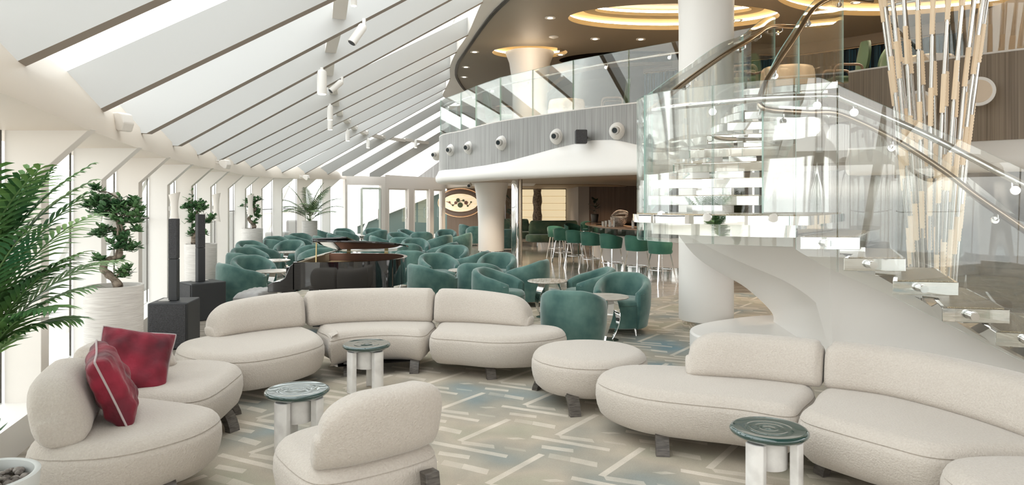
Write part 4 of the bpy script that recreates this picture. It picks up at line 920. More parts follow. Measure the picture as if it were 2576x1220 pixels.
# ---------------------------------------------------------------- cocktail tables
CT=local('cocktail_table','x','table',(0,0,0))
mb=MB(); mb.lathe([(.01,.495),(.24,.495),(.275,.503),(.282,.512),(.275,.52),(.01,.52)],n=48); build('top',mb,TTOP,CT,smooth=40)
mb=MB(); mb.lathe([(.16,.0),(.16,.008),(.02,.012)],n=36); build('base_disc',mb,CHROME,CT,smooth=40)
for k in range(3):
    a0=k*2*PI/3; rows=[]
    for j in range(17):
        t=j/16; z=.01+.485*t; r=.055+.15*math.sin(PI*(.08+.72*t)); an=a0+.55*t; w_=.020+.030*t
        tw=an+.7*t-.3; c=Vector((r*math.cos(an),r*math.sin(an),z)); s=Vector((-math.sin(tw),math.cos(tw),0))*w_; n_=Vector((math.cos(tw),math.sin(tw),0))*.004
        rows.append([tuple(c-s-n_),tuple(c+s-n_),tuple(c+s+n_),tuple(c-s+n_)])
    mb=MB(); mb.grid(rows,True); mb.f+=[(3,2,1,0),tuple(range(64,68))]; mb.m+=[0,0]; build('ribbon_leg',mb,CHROME,CT,smooth=30)
TB=[(1522,8.2,.3,'round stone topped cocktail table among the three nearest green chairs'),(1377,9.8,1.5,'freestanding round stone topped cocktail table on looping chrome ribbons'),(1171,11.35,.4,'round stone topped cocktail table right of the piano, between green chairs'),(689,11.2,.2,'round stone topped cocktail table left of the piano keyboard, nearer one'),(692,13.2,2,'round stone topped cocktail table left of the piano, second from the camera'),(728,15.35,2,'round stone topped cocktail table before the squarely facing green chair'),(905,22.6,1,'round white topped cocktail table at the far green framed door'),(1010,14.0,1,'round cocktail table hidden mostly behind the piano tail')]
for i,(px,Y,a,lb) in enumerate(TB[:7]):
    loc=(xat(px,Y),Y,.008)
    if i==0: CT.location=loc; CT.rotation_euler=(0,0,a); CT['label']=lb; CT['group']='cocktail tables on chrome ribbons'
    else: dup(CT,loc,a,lb,'cocktail tables on chrome ribbons')
# ---------------------------------------------------------------- bar stools
SP=local('bar_stool','x','stool',(0,0,0))
def stool_back():
    rows=[]
    for i in range(33):
        u=-1+2*i/32; a=PI+D(112)*u; c,s_=math.cos(a),math.sin(a); H=.93-.10*abs(u)**1.6; zb=.60
        prof=[(.0,zb),(.02,zb+.12),(.03,H-.02),(.015,H),(-.015,H-.01),(-.03,H-.05),(-.04,zb+.1),(-.03,zb)]
        r=.225; rows.append([((r+o)*math.copysign(abs(c)**.85,c),(r+o)*math.copysign(abs(s_)**.85,s_),z) for o,z in prof])
    mb=MB(); mb.grid(rows,True); m=8; mb.f.append(tuple(range(m-1,-1,-1))); k=len(rows); mb.f.append(tuple(range((k-1)*m,k*m))); mb.m+=[0,0]; return mb
build('backrest',stool_back(),STOOLG,SP,smooth=55)
mb=MB(); mb.lathe([(.16,.59),(.20,.60),(.215,.64),(.20,.675),(.12,.69),(.01,.692)],(.03,0,0),32); build('seat',mb,STOOLG,SP,smooth=50)
for x,y in((.17,.17),(.17,-.17),(-.17,.17),(-.17,-.17)):
    mb=MB(); mb.bar((x*1.35,y*1.25,0),(x*.8,y*.8,.60),.022,.022); build('leg',mb,CHROME,SP)
mb=MB(); mb.tube([(.225*math.cos(2*PI*i/24)*1.0,.215*math.sin(2*PI*i/24),.27) for i in range(25)],.009,6); build('foot_ring',mb,CHROME,SP,smooth=60)
SL=[(1662,13.9,25,'green bar stool half cut off by the thick column'),(1603,14.7,35,'green bar stool, second from the thick column'),(1538,15.5,40,'green bar stool, third from the thick column'),(1488,16.5,48,'green bar stool, fourth from the thick column'),(1449,17.5,55,'green bar stool, fifth from the thick column'),(1416,18.6,62,'green bar stool, sixth from the thick column'),(1399,20.3,70,'leftmost green bar stool at the near side of the bar'),(1440,22.4,-60,'green bar stool at the far left end of the bar, behind the others'),(1478,24.4,-90,'green bar stool on the far side of the bar')]
for i,(px,Y,a,lb) in enumerate(SL):
    loc=(xat(px,Y),Y,0)
    if i==0: SP.location=loc; SP.rotation_euler=(0,0,D(a)); SP['label']=lb; SP['group']='green bar stools along the bar'
    else: dup(SP,loc,D(a),lb,'green bar stools along the bar')
# ---------------------------------------------------------------- bar
BO=thing('bar_counter','curved bar with copper-brown top, mirrored band and white front panel','bar',(3.2,17,0))
fr=cr([(4.9,15.2),(4.1,15.1),(3.35,15.3),(2.75,15.75),(2.32,16.6),(2.10,17.7),(2.05,19.2),(2.35,20.8),(3.0,21.8)],6); bk=cr([(3.9,21.2),(3.1,20.4),(2.85,19.2),(2.9,17.9),(3.15,16.9),(3.6,16.2),(4.2,16.0),(4.9,16.1)],6)
R_=fr+bk; R_=R_[::-1]
mb=MB(); mb.prism(shr(R_,-.03),.985,1.02); build('top',mb,COPPER,BO,bevel=.006)
mb=MB(); mb.prism(shr(R_,.04),.83,.985); build('mirror_band',mb,SMOKE,BO)
mb=MB(); mb.prism(shr(R_,.16),.16,.83); build('front_panel',mb,mat('bar_white',(.72,.66,.61),.4),BO)
mb=MB(); mb.prism(shr(R_,.22),.0,.16); build('kick_plinth',mb,MIRROR,BO)
# things on the bar
def lath(nm,label,cat,x,y,z,prof,m,n=20,group=None):
    mb=MB(); mb.lathe(prof,(x,y,z),n); return build(nm,mb,m,smooth=40,label=label,cat=cat,group=group)
x,y,_=at(1549,560,17.4); X0=2.62
lath('ice_bucket','silver wicker-look bowl on the bar among glasses','bowl',2.62,17.1,1.021,[(.10,0),(.19,.10),(.21,.22),(.19,.24),(.02,.24)],noisecol(mat('basket_silver',(.5,.45,.4),.3,.4),(.3,.25,.2),(.75,.7,.65),nscale=30,bump=.5),24)
o=thing('driftwood','twisted pale driftwood ornament on top of the bowl on the bar','ornament',(2.62,17.1,1.27))
mb=MB(); mb.tube(cr([(2.45,17.05,1.275),(2.55,17.1,1.37),(2.68,17.15,1.40),(2.83,17.1,1.36),(2.80,17.05,1.275)],6),.026,8); mb.tube(cr([(2.5,17.1,1.285),(2.62,17.05,1.33),(2.78,17.0,1.33),(2.84,17.1,1.275)],6),.02,8); build('branch',mb,noisecol(mat('driftwood',(.5,.42,.35),.8),(.3,.24,.19),(.6,.5,.42),nscale=14,bump=.5),o,smooth=50)
for i,(dx,dy,h,r) in enumerate([(-.36,-.1,.14,.03),(-.28,-.18,.16,.028),(-.26,-.20,.12,.03),(-.16,-.22,.15,.028),(-.42,.05,.12,.032),(.30,-.3,.22,.035),(-.1,.3,.30,.03)]):
    lath('bottle' if h>.2 else 'glass',['small glass at the left of the bar bowl, leftmost but one','small glass before the bar bowl, second','short glass closest to the bar bowl','small glass in front of the bar bowl','leftmost short glass on the bar','clear square-shouldered bottle right of the bar bowl','tall slim bottle behind the bar bowl'][i],'bottle' if h>.2 else 'glass',2.62+dx*.9 if i<5 else 2.62+dx,17.1+dy,1.021,[(r,0),(r,h*.6),(r*.5,h*.8),(r*.4,h)] if h>.2 else [(r*.8,0),(r,h)],BOTTLE,16,'glassware on the bar')
o=thing('serving_tray','dark oval tray lying on the bar left of the glasses','tray',(2.35,18.1,1.021)); mb=MB(); mb.lathe([(.02,0),(.14,.003),(.17,.02)],(2.35,18.1,1.021),24); build('tray_body',mb,DARKM,o,smooth=40)
# ---------------------------------------------------------------- back lounge
o=thing('light_screen','warm backlit wall screen of horizontal bands at the back of the lounge','screen',(1.6,31.4,0))
for i in range(5):
    z=.60+.315*i
    for x0,x1 in((.35,1.0),(1.28,2.42)):
        mb=MB(); mb.box(x0,x1,31.32,31.42,z,z+.30); build('band',mb,PANELL,o,bevel=.02)
mb=MB(); mb.box(.28,2.45,31.43,31.48,.0,2.19); build('backing',mb,DARKM,o)
mb=MB(); rows=[]
for i in range(12):
    z=i*.199; rows.append([(1.13+math.cos(a)*(.19+.03*math.sin(i*1.7+a*2)),31.05+.12*math.sin(a)*(1+.2*math.sin(i)),z) for a in [2*PI*j/14 for j in range(14)]])
mb.grid(rows,True); build('tree_trunk',mb,BARK,smooth=60,label='rough brown tree trunk standing before the backlit screen',cat='tree trunk')
a=thing('wall_art','oval backlit onyx artwork with round green and brown discs on a winding branch','artwork',(-2.3,30.9,1.65))
cx_,cz=at(1158,510,30.95)[0],at(1158,510,30.95)[2]
def ov(rx,rz,y,n=56): return [(cx_+rx*math.cos(2*PI*i/n),y,cz+rz*math.sin(2*PI*i/n)) for i in range(n)]
mb=MB(); mb.grid([ov(.98,.62,30.98),ov(.95,.58,30.88),ov(.84,.47,30.88),ov(.80,.44,30.98)],True); build('surround',mb,mat('art_surround',(.20,.15,.12),.5),a,smooth=50)
mb=MB(); mb.grid([ov(.985,.625,30.985),ov(1.0,.64,30.985),ov(1.0,.64,30.96),ov(.985,.625,30.96)],True); build('halo_strip',mb,mat('halo',(1,.7,.4),.5,emit=(1,.62,.35),es=.8),a)
mb=MB(); mb.plate(ov(.78,.40,30.93),(0,.03,0)); build('onyx_oval',mb,PANELO,a)
for i,(dx,dz,r,c) in enumerate([(-.10,.12,.085,0),(0,-.10,.12,0),(.14,.10,.055,0),(-.20,.0,.07,1),(.26,-.0,.085,1),(-.33,-.11,.045,0),(.33,-.14,.045,0),(-.48,.02,.05,1),(.48,.03,.04,0)]):
    mb=MB(); mb.tube([(cx_+dx,30.925,cz+dz),(cx_+dx,30.90,cz+dz)],r,20); build('disc',mb,[mat('art_green',(.10,.13,.06),.4),mat('art_brown',(.25,.13,.09),.4)][c],a,smooth=40)
mb=MB(); mb.tube(cr([(cx_-.62,30.92,cz+.05),(cx_-.48,30.92,cz+.0),(cx_-.34,30.92,cz-.11),(cx_-.2,30.92,cz-.02),(cx_-.05,30.92,cz+.05),(cx_+.12,30.92,cz+.10),(cx_+.25,30.92,cz-.0),(cx_+.34,30.92,cz-.13),(cx_+.5,30.92,cz+.03)],6),.014,8); build('branch',mb,mat('art_branch',(.2,.09,.06),.5),a,smooth=50)
def banq(label,x,y,L_,rz):
    o=local('banquette',label,'sofa',(x,y,0),rz)
    mb=MB(); 
    build('seat',cushion([(-L_/2,-.35),(0,-.42),(L_/2,-.35),(L_/2,.3),(0,.25),(-L_/2,.3)],[(.1,.16),(.0,.2),(-.01,.3),(.0,.38),(.04,.43),(.10,.44)],n=60),DVELV,o,smooth=50)
    build('backrest',backrest([(-L_/2+.05,.22),(0,.16),(L_/2-.05,.22)],(0,-2),zb=.42,zt=.93,w=.12,R=.1),DVELV,o,smooth=60)
    mb=MB(); mb.box(-L_/2+.3,L_/2-.3,-.2,.15,0,.165); build('plinth',mb,CHROME,o)
banq('olive green banquette sofa at the back, right of the tree trunk',1.55,25.2,1.9,0.1)
banq('smaller olive banquette partly behind the steel pole',.05,27.6,1.3,-.15)
def rubber(label,x,y,z0,h,sc,rnd):
    o=thing('rubber_plant',label,'plant',(x,y,z0)); mb=MB(); mb.lathe([(.10*sc,0),(.13*sc,.22),(.12*sc,.24),(.01,.22)],(x,y,z0),20); build('pot',mb,DARKM,o,smooth=40)
    mb=MB(); mb.tube([(x,y,z0+.2),(x+.03,y,z0+h*.6),(x,y,z0+h)],.012,6); build('stem',mb,BARK,o)
    mb=MB()
    for i in range(11):
        a=rnd.uniform(0,6.28); zz=z0+.3+(h-.3)*i/10; el=rnd.uniform(.1,.9); d=Vector((math.cos(a)*math.cos(el),math.sin(a)*math.cos(el),math.sin(el))); s=d.cross(Vector((0,0,1))).normalized(); c=Vector((x,y,zz)); L_=.24*sc
        rows=[[tuple(c+d*L_*t-s*.06*sc*math.sin(PI*min(.98,t+.02))+Vector((0,0,.01))),tuple(c+d*L_*t),tuple(c+d*L_*t+s*.06*sc*math.sin(PI*min(.98,t+.02))+Vector((0,0,.01)))] for t in [j/6 for j in range(7)]]
        mb.grid(rows)
    build('foliage',mb,mat('dark_leaf',(.02,.035,.02),.3),o,smooth=60)
rubber('dark-leaved rubber plant on the far end of the bar',2.45,20.6,1.021,.62,.9,random.Random(4))
rubber('tall dark-leaved rubber plant between the flared column and the steel pole',-.08,25.5,0,1.7,1.5,random.Random(9))
# ---------------------------------------------------------------- grand piano
PX0=xat(673,8.2); PY=8.2; Z0=.60; Z1=.925
PN=thing('grand_piano','glossy black grand piano with its lid slightly raised','piano',(PX0+.8,PY+.7,0))
def pp_(u,v): return (PX0+(u if u<.4 else .4+(u-.4)*.93),PY+v)     # u along keyboard->tail, v from near (treble) to far (bass)
body=[pp_(.30,0),pp_(.62,.0)]+cr([pp_(.62,0),pp_(.85,.03),pp_(1.05,.16),pp_(1.25,.34),pp_(1.42,.46),pp_(1.55,.60),pp_(1.60,.82),pp_(1.56,1.10),pp_(1.40,1.32),pp_(1.1,1.42)],6)[1:]+[pp_(.30,1.45)]
body=[pp_(.30,0),pp_(.62,.0)]+cr([pp_(.62,0),pp_(.90,.02),pp_(1.15,.08),pp_(1.36,.20),pp_(1.52,.38),pp_(1.60,.62),pp_(1.60,.88),pp_(1.52,1.14),pp_(1.36,1.34),pp_(1.1,1.43)],6)[1:]+[pp_(.30,1.45)]
n=len(body)
mb=MB(); inn_=shr(body,.045)
mb.grid([[(p[0],p[1],Z0) for p in body],[(p[0],p[1],Z1) for p in body]],True); mb.f.append(tuple(range(n-1,-1,-1))); mb.m.append(0)
build('case',mb,BLACK,PN,smooth=40)
mb=MB(); mb.grid([[(p[0],p[1],Z1) for p in body],[(p[0],p[1],Z1) for p in inn_]],True); build('rim_top',mb,BLACK,PN)
mb=MB(); mb.grid([[(p[0],p[1],Z1-.001) for p in inn_],[(p[0],p[1],Z1-.14) for p in inn_]],True); mb.add([(p[0],p[1],Z1-.14) for p in inn_],[tuple(range(n))]); build('inner_rim',mb,MAHOG,PN,smooth=40)
mb=MB(); mb.prism(shr(body,.10),Z1-.135,Z1-.10); build('iron_frame',mb,mat('gold_frame',(.55,.42,.22),.35,.7),PN)
# keyboard section
ck=[(0,.57),(0,.66),(.06,.69),(.14,.70),(.20,.74),(.235,.82),(.26,.88),(.32,.925),(.32,.57)]
for v0 in(0,1.37):
    mb=MB(); mb.plate([(PX0+a,PY+v0,z) for a,z in ck],(0,.08,0)); build('key_arm',mb,BLACK,PN,bevel=.008)
mb=MB(); mb.box(PX0+.0,PX0+.34,PY+.08,PY+1.37,.57,.655); build('key_bed',mb,BLACK,PN,bevel=.006)
mb=MB(); mb.box(PX0+.03,PX0+.19,PY+.10,PY+1.35,.657,.68); build('white_keys',mb,IVORY,PN)
mb=MB()
kk=0
for i in range(52):
    if i%7 in(0,1,3,4,5):
        y=PY+.10+1.25*(i+1)/52; mb.box(PX0+.09,PX0+.19,y-.006,y+.006,.681,.692)
kx=build('black_keys',mb,BLACK,PN); pass
mb=MB(); mb.box(PX0+.19,PX0+.22,PY+.08,PY+1.37,.655,.86); build('fallboard',mb,BLACK,PN,bevel=.006)
mb=MB(); mb.box(PX0+.30,PX0+.36,PY+.05,PY+1.40,.80,.925); build('pin_block',mb,mat('pin_block',(.45,.38,.27),.4),PN)
mb=MB(); mb.plate([(PX0+.36,PY+.25,.935),(PX0+.36,PY+1.2,.935),(PX0+.60,PY+1.2,.99),(PX0+.60,PY+.25,.99)],(0,0,.012)); build('music_desk',mb,mat('desk_cream',(.55,.5,.42),.3),PN,bevel=.004)
# lid hinged on the far (bass) side
lb=shr(body,-.02); hy=PY+1.46; slope=.215/1.46
def lz(y): return Z1+.02+(hy-y)*slope
lid=[p for p in lb if True]; lid=[(max(p[0],PX0+.53),p[1]) for p in lid]
mb=MB(); V=[(x,y,lz(y)) for x,y in lid]; mb.plate(V,(0,0,.022)); build('lid',mb,BLACK,PN,bevel=.004)
mb=MB(); V=[(PX0+.53,PY+.0,lz(PY)+.026),(PX0+.93,PY+.0,lz(PY)+.045),(PX0+.93,hy,lz(hy)+.045),(PX0+.53,hy,lz(hy)+.026)]; mb.plate(V,(0,0,.022)); build('folded_lid_flap',mb,BLACK,PN,bevel=.004)
mb=MB(); mb.bar((PX0+.56,PY+.04,Z1-.05),(PX0+.56,PY+.06,lz(PY+.06)),.014,.014); build('lid_prop',mb,mat('brass',(.6,.48,.25),.3,.9),PN)
for u in(.62,1.14):
    mb=MB(); mb.bar((PX0+u,hy-.02,Z1-.02),(PX0+u,hy-.02,Z1+.02),.05,.02); build('hinge',mb,bpy.data.materials['brass'],PN)
for u,v in((.18,.14),(.18,1.3),(1.36,.72)):
    mb=MB(); x,y=pp_(u,v); mb.cyl((x,y,.07),(x,y,Z0),.05,.075,n=18); build('leg',mb,BLACK,PN,smooth=40); mb=MB(); mb.cyl((x,y-.02,.035),(x,y+.02,.035),.034,n=16); build('caster',mb,mat('caster_brass',(.6,.48,.25),.3,.9),PN,smooth=40)
mb=MB(); x,y=pp_(.42,.7); mb.bar((x,y-.08,.12),(x,y-.08,.58),.02,.02); mb.bar((x,y+.08,.12),(x,y+.08,.58),.02,.02); mb.box(x-.05,x+.05,y-.13,y+.13,.06,.12); build('pedal_lyre',mb,BLACK,PN)
# bench
bx=xat(637,9.05); o=thing('piano_bench','tufted grey leather piano bench left of the keyboard','bench',(bx,9.15,0))
mb=MB(); rows=[]
for i in range(25):
    row=[]
    for j in range(25):
        u,v=i/24*2-1,j/24*2-1; e=max(0,(1-abs(u)**6)*(1-abs(v)**6))**.5
        z=.42+.07*e-.012*e*(abs(math.sin(u*PI*2.5+v*PI*2))*.5+abs(math.sin(u*PI*2.5-v*PI*2))*.5)**0*(1 if False else (1-abs(math.sin(PI*2*u)*math.sin(PI*2*v))))
        row.append((bx+u*.16,9.15+v*.36,z))
    rows.append(row)
mb.grid(rows); 
rim=[rows[0][j] for j in range(25)]+[rows[i][24] for i in range(1,25)]+[rows[24][j] for j in range(23,-1,-1)]+[rows[i][0] for i in range(23,0,-1)]
mb.grid([[(x,y,z) for x,y,z in rim],[(x,y,.34) for x,y,z in rim]],True); mb.add([(x,y,.34) for x,y,z in rim],[tuple(range(len(rim)))])
build('cushion_top',mb,BENCHL,o,smooth=60)
for sx in(-1,1):
    for sy in(-1,1):
        mb=MB(); mb.bar((bx+sx*.13,9.15+sy*.31,0),(bx+sx*.13,9.15+sy*.31,.345),.04,.04); build('leg',mb,BLACK,o)
# ---------------------------------------------------------------- PA column speakers
def pa(label,px0,px1,pyb,pcol0,pcol1,ptop,rz):
    Y=F*EH/(pyb-HY); xc=xat((px0+px1)/2,Y); s=Y/F
    o=thing('column_speaker',label,'loudspeaker',(xc,Y+.2,0))
    c=(xc,Y+.22)
    def R(x,y): return rot2((x,y),c,rz)
    w_=.21; d_=.24
    mb=MB(); mb.prism([R(c[0]-w_,c[1]-d_),R(c[0]+w_,c[1]-d_),R(c[0]+w_,c[1]+d_),R(c[0]-w_,c[1]+d_)],0.0,.52); build('subwoofer',mb,BLK,o,bevel=.015)
    mb=MB(); mb.prism([R(c[0]-w_+.02,c[1]-d_-.012),R(c[0]+w_-.02,c[1]-d_-.012),R(c[0]+w_-.02,c[1]-d_),R(c[0]-w_+.02,c[1]-d_)],0.02,.50); build('grille',mb,BLK2,o)
    mb=MB(); mb.prism([R(c[0]-.14,c[1]-.1),R(c[0]-.03,c[1]-.1),R(c[0]-.03,c[1]+.1),R(c[0]-.14,c[1]+.1)],.521,.53); build('top_handle',mb,GREYP,o)
    cc=(xat((pcol0+pcol1)/2,c[1]),c[1]-.02); top=EH-(ptop-HY)*cc[1]/F
    hw=.047
    for z0,z1,nm,mm in((.52,.99,'spacer_column',BLK),(.992,top,'array_column',BLK2)):
        P4=[rot2((cc[0]+a*hw,cc[1]+b2*hw*1.1),cc,rz) for a,b2 in((-1,-1),(1,-1),(1,1),(-1,1))]
        mb=MB(); mb.prism(P4,z0,z1); build(nm,mb,mm,o,bevel=.008)
pa('black column loudspeaker on a subwoofer beside the nearest white planter',365,465,880,430,450,550,.15)
pa('black column loudspeaker on a subwoofer, farther one by the second planter',453,531,808,497,514,539,-.75)
# ---------------------------------------------------------------- planters and plants
def planter(nm,label,px,Y,r,h):
    x=xat(px,Y); o=thing(nm,label,'potted plant',(x,Y,0))
    mb=MB(); mb.lathe([(r*.93,0),(r*.97,.02),(r,h-.01),(r,h),(r-.022,h),(r-.03,h-.04),(r-.03,h-.05)],(x,Y,0),56); build('pot',mb,POT,o,smooth=40)
    mb=MB(); mb.lathe([(r-.028,h-.05),(r*.5,h-.035),(.01,h-.03)],(x,Y,0),36); build('soil',mb,SOIL,o,smooth=60); return o,x
def leafm(mb,c,d,s,L_,W_):
    n=d.cross(s).normalized()
    mb.grid([[tuple(c),tuple(c),tuple(c)]]+[[tuple(c+d*L_*t-s*W_*w-n*L_*.12*t*t),tuple(c+d*L_*t+n*(W_*.25*w)-n*L_*.12*t*t),tuple(c+d*L_*t+s*W_*w-n*L_*.12*t*t)] for t,w in((.3,.8),(.6,1),(.85,.6))]+[[tuple(c+d*L_-n*L_*.12)]*3])
def ficus(label,px,Y,pot_r,pot_h,pts,clumps,seed,scale=1.0,N_=900):
    rnd=random.Random(seed); o,x=planter('potted_ficus',label,px,Y,pot_r,pot_h)
    def w(p): return Vector((x+(p[0]-px)*Y/F,Y+(p[2] if len(p)>2 else 0),EH-(p[1]-HY)*Y/F))
    tr=cr([tuple(w(p)) for p in pts],6); k=len(tr)
    mb=MB(); mb.tube(tr,[(.032-.024*i/(k-1))*scale*(1+.25*math.sin(i*.9)) for i in range(k)],12); 
    tr2=[Vector(p)+Vector((.03*math.sin(i*.35),.02*math.cos(i*.35),0))*scale for i,p in enumerate(tr)]
    mb.tube(tr2,[(.018-.012*i/(k-1))*scale for i in range(k)],8)
    build('trunk',mb,BARK,o,smooth=60)
    mb=MB(); br=MB()
    tot=sum(c[2] for c in clumps)
    for cx_,cy_,r in clumps:
        c=w((cx_,cy_,rnd.uniform(-.06,.06))); rr=r*Y/F*1.3
        near=min(tr,key=lambda p:(Vector(p)-c).length); br.tube([near,tuple((Vector(near)+c)/2+Vector((0,0,.02))),tuple(c)],[.008*scale,.006*scale,.003*scale],6)
        nn=int(1.7*N_*r/tot); 
        tw=[(c+Vector((rnd.gauss(0,.5),rnd.gauss(0,.5),rnd.gauss(0,.4)))*rr) for _ in range(max(2,nn//9))]
        for t in tw: mb.tube([tuple(c),tuple(t)],.0025*scale,4,caps=False,mi=1)
        for i in range(nn):
            t=rnd.choice(tw); a=rnd.uniform(0,2*PI); el=rnd.uniform(-.3,.9); d=Vector((math.cos(a)*math.cos(el),math.sin(a)*math.cos(el),math.sin(el)))
            b2=c.lerp(t,rnd.uniform(.5,1.05)); s=d.cross(Vector((rnd.uniform(-.3,.3),rnd.uniform(-.3,.3),1))).normalized()
            L_=rnd.uniform(.045,.072)*scale**.6; leafm(mb,b2,d,s,L_,L_*.27)
    build('branches',br,BARK,o,smooth=60); build('foliage',mb,[LEAF,BARK],o)
ficus('twisted-trunk ficus in a tall white ribbed pot behind the left sofa, nearest of the ficus',287,5.9,.225,.935,
 [(300,722),(282,700),(265,680),(262,662),(280,650),(302,640),(300,600),(296,560),(290,530),(300,500)],
 [(255,500,14),(240,515,13),(232,520,10),(275,520,24),(310,515,26),(335,520,14),(345,530,8),(300,545,26),(335,560,14),(265,580,16),(245,585,12),(290,590,16),(320,600,16),(345,580,8),(300,620,14),(325,625,12),(260,650,10),(285,655,6),(300,690,14),(315,680,9),(262,535,14),(250,480,8),(345,545,8)],3,1.0,1000)
ficus('ficus with a bushy crown in a white ribbed pot behind the farther black speaker',505,11.5,.25,.94,
 [(488,612),(486,600),(492,588),(498,570),(494,545),(500,525)],
 [(490,520,22),(505,515,18),(478,518,10),(485,545,16),(480,555,10),(510,560,12),(525,555,10),(532,548,8),(485,585,10),(495,570,8),(515,525,10),(518,590,6)],8,1.25,620)
ficus('smallest ficus with a leaning crown, in the third white pot by the windows',634,16.8,.25,.985,
 [(640,573),(634,562),(628,552),(632,540),(640,525),(634,510)],
 [(625,505,11),(635,500,10),(645,508,9),(628,518,10),(642,522,10),(640,538,10),(648,545,7),(630,538,6),(645,560,6),(636,512,9)],12,1.5,460)
def frond(base,az,el,L_,droop,nl,lw,ll,rnd,mb,ms):
    pts=[]; p=Vector(base); e=el; n=14
    for i in range(n+1):
        pts.append(p.copy()); d=Vector((math.cos(az)*math.cos(e),math.sin(az)*math.cos(e),math.sin(e))); p=p+d*(L_/n); e-=droop/n*(.4+1.2*i/n)
    ms.tube(pts,[.006*(1-.8*i/n)+.0012 for i in range(n+1)],5)
    for i in range(nl):
        t=.28+.72*i/(nl-1); q=t*n; k=min(n-1,int(q)); c=pts[k].lerp(pts[k+1],q-k); d=(pts[k+1]-pts[k]).normalized(); s=d.cross(Vector((0,0,1)))
        if s.length<.1: s=Vector((-math.sin(az),math.cos(az),0))
        s.normalize(); up=s.cross(d)
        for sg in(-1,1):
            ln=ll*(math.sin(PI*min(.97,.12+t*.80))**.7)*rnd.uniform(.85,1.1)
            dd=(d*.75+s*sg*.75+up*.18).normalized(); wv=up.cross(dd).normalized() if up.cross(dd).length>.01 else up
            wv=(d-dd*d.dot(dd)).normalized()
            rows=[]
            for u,w in((0,.35),(.3,1),(.65,.8),(1,.03)):
                cc=c+dd*ln*u+Vector((0,0,-.38*ln*u*u)); rows.append([tuple(cc-wv*lw*w),tuple(cc+up*lw*.3*w),tuple(cc+wv*lw*w)])
            mb.grid(rows)
def palm(nm,label,x,y,z0,fr,m,potf,seed,nl,lw,ll,cat='potted plant',lim=None):
    rnd=random.Random(seed)
    o=potf()
    for az,el,L_,dr in fr:
        for _ in range(12):
            p=Vector((x,y,z0)); e=D(el); ok=True; nn=14
            for i in range(nn+1):
                p=p+Vector((math.cos(D(az))*math.cos(e),math.sin(D(az))*math.cos(e),math.sin(e)))*(L_/nn); e-=dr/nn*(.4+1.2*i/nn)
                if lim and i>8 and (p.x>lim[0] or p.z<lim[1] or p.z>lim[2]): ok=False
            if ok: break
            L_*=.93; dr*=.93
        mb=MB(); ms=MB(); frond((x+rnd.uniform(-.04,.04),y+rnd.uniform(-.04,.04),z0),D(az),D(el),L_,dr,nl,lw,ll,rnd,mb,ms)
        f_=build('frond',mb,m,o,smooth=60); s=build('frond_stalk',ms,mat('stalk_green',(.10,.19,.06),.5) if 'stalk_green' not in bpy.data.materials else bpy.data.materials['stalk_green'],o,smooth=60); s.parent=f_
    return o
def pf():
    o,x=planter('potted_palm','feathery palm in the farthest white ribbed pot by the windows',779,20.5,.223,1.06); return o
xp=xat(779,20.5)
palm('','',xp,20.5,1.03,[(0,62,1.15,1.2),(25,50,1.05,1.2),(180,60,1.15,1.2),(160,50,1.1,1.3),(200,74,1.15,.6),(-20,72,1.25,.8),(90,60,1.0,1.1),(-90,58,1.0,1.2),(60,70,1.2,.9),(-60,46,.9,1.2),(230,48,.95,1.3),(270,76,1.1,.6),(10,80,1.2,.5),(190,42,.85,1.0),(-10,38,.9,.9)],PALM2,pf,5,18,.017,.32)
# near palm, lower left
def pn():
    o=thing('potted_palm','large green palm at the left edge in a white bowl of pebbles','potted plant',(-2.22,2.9,0))
    mb=MB(); mb.lathe([(.13,0),(.15,.01),(.20,.36),(.212,.48),(.214,.50),(.204,.505),(.190,.50),(.182,.46),(.182,.45)],(-2.22,2.9,0),64); build('pot',mb,mat('pot_grey_white',(.66,.68,.67),.45),o,smooth=50)
    mb=MB(); mb.lathe([(.182,.452),(.01,.46)],(-2.22,2.9,0),40); build('soil',mb,SOIL,o)
    sm_=MB()
    for i in range(9):
        a=i*.7; sm_.tube([(-2.22+.05*math.cos(a),2.9+.05*math.sin(a),.455),(-2.27+.045*math.cos(a+.3),2.9+.045*math.sin(a+.3),.65),(-2.30+.04*math.cos(a+.5),2.9+.04*math.sin(a+.5),.84)],.012,7)
    build('stems',sm_,mat('palm_stem',(.16,.22,.08),.5),o,smooth=60)
    rnd=random.Random(2); pb=MB()
    for i in range(110):
        a=rnd.uniform(0,2*PI); r=.168*math.sqrt(rnd.random()); s=rnd.uniform(.010,.020); pb.sphere((-2.22+r*math.cos(a),2.9+r*math.sin(a),.462+rnd.uniform(0,.014)),s,5,sc=(1,rnd.uniform(.7,1.2),.7))
    q=build('pebbles',pb,PEB,o,smooth=60); q['kind']='stuff'; return o
palm('','',-2.30,2.9,.80,[(az,el,L_*.9,dr) for az,el,L_,dr in [(-5,84,1.42,.85),(15,80,1.38,1.05),(-25,78,1.25,1.25),(35,82,1.38,1.0),(5,74,1.12,1.45),(-40,82,1.38,.9),(70,76,1.15,1.2),(-60,76,1.10,1.2),(90,78,1.3,1.0),(20,70,.95,1.5),(-15,68,.85,1.5),(120,76,1.2,1.2),(170,78,1.3,1.0),(-90,80,1.2,1.0),(50,72,.95,1.4),(0,87,1.55,.75),(25,86,1.52,.8),(-30,87,1.5,.7),(150,84,1.4,.7),(75,86,1.45,.8),(8,76,1.25,1.5),(-10,86,1.3,1.0),(40,86,1.2,1.1),(-50,86,1.3,.9),(12,64,.75,1.5)]],PALM,pn,11,22,.0115,.24,lim=(-1.80,1.02,1.86))
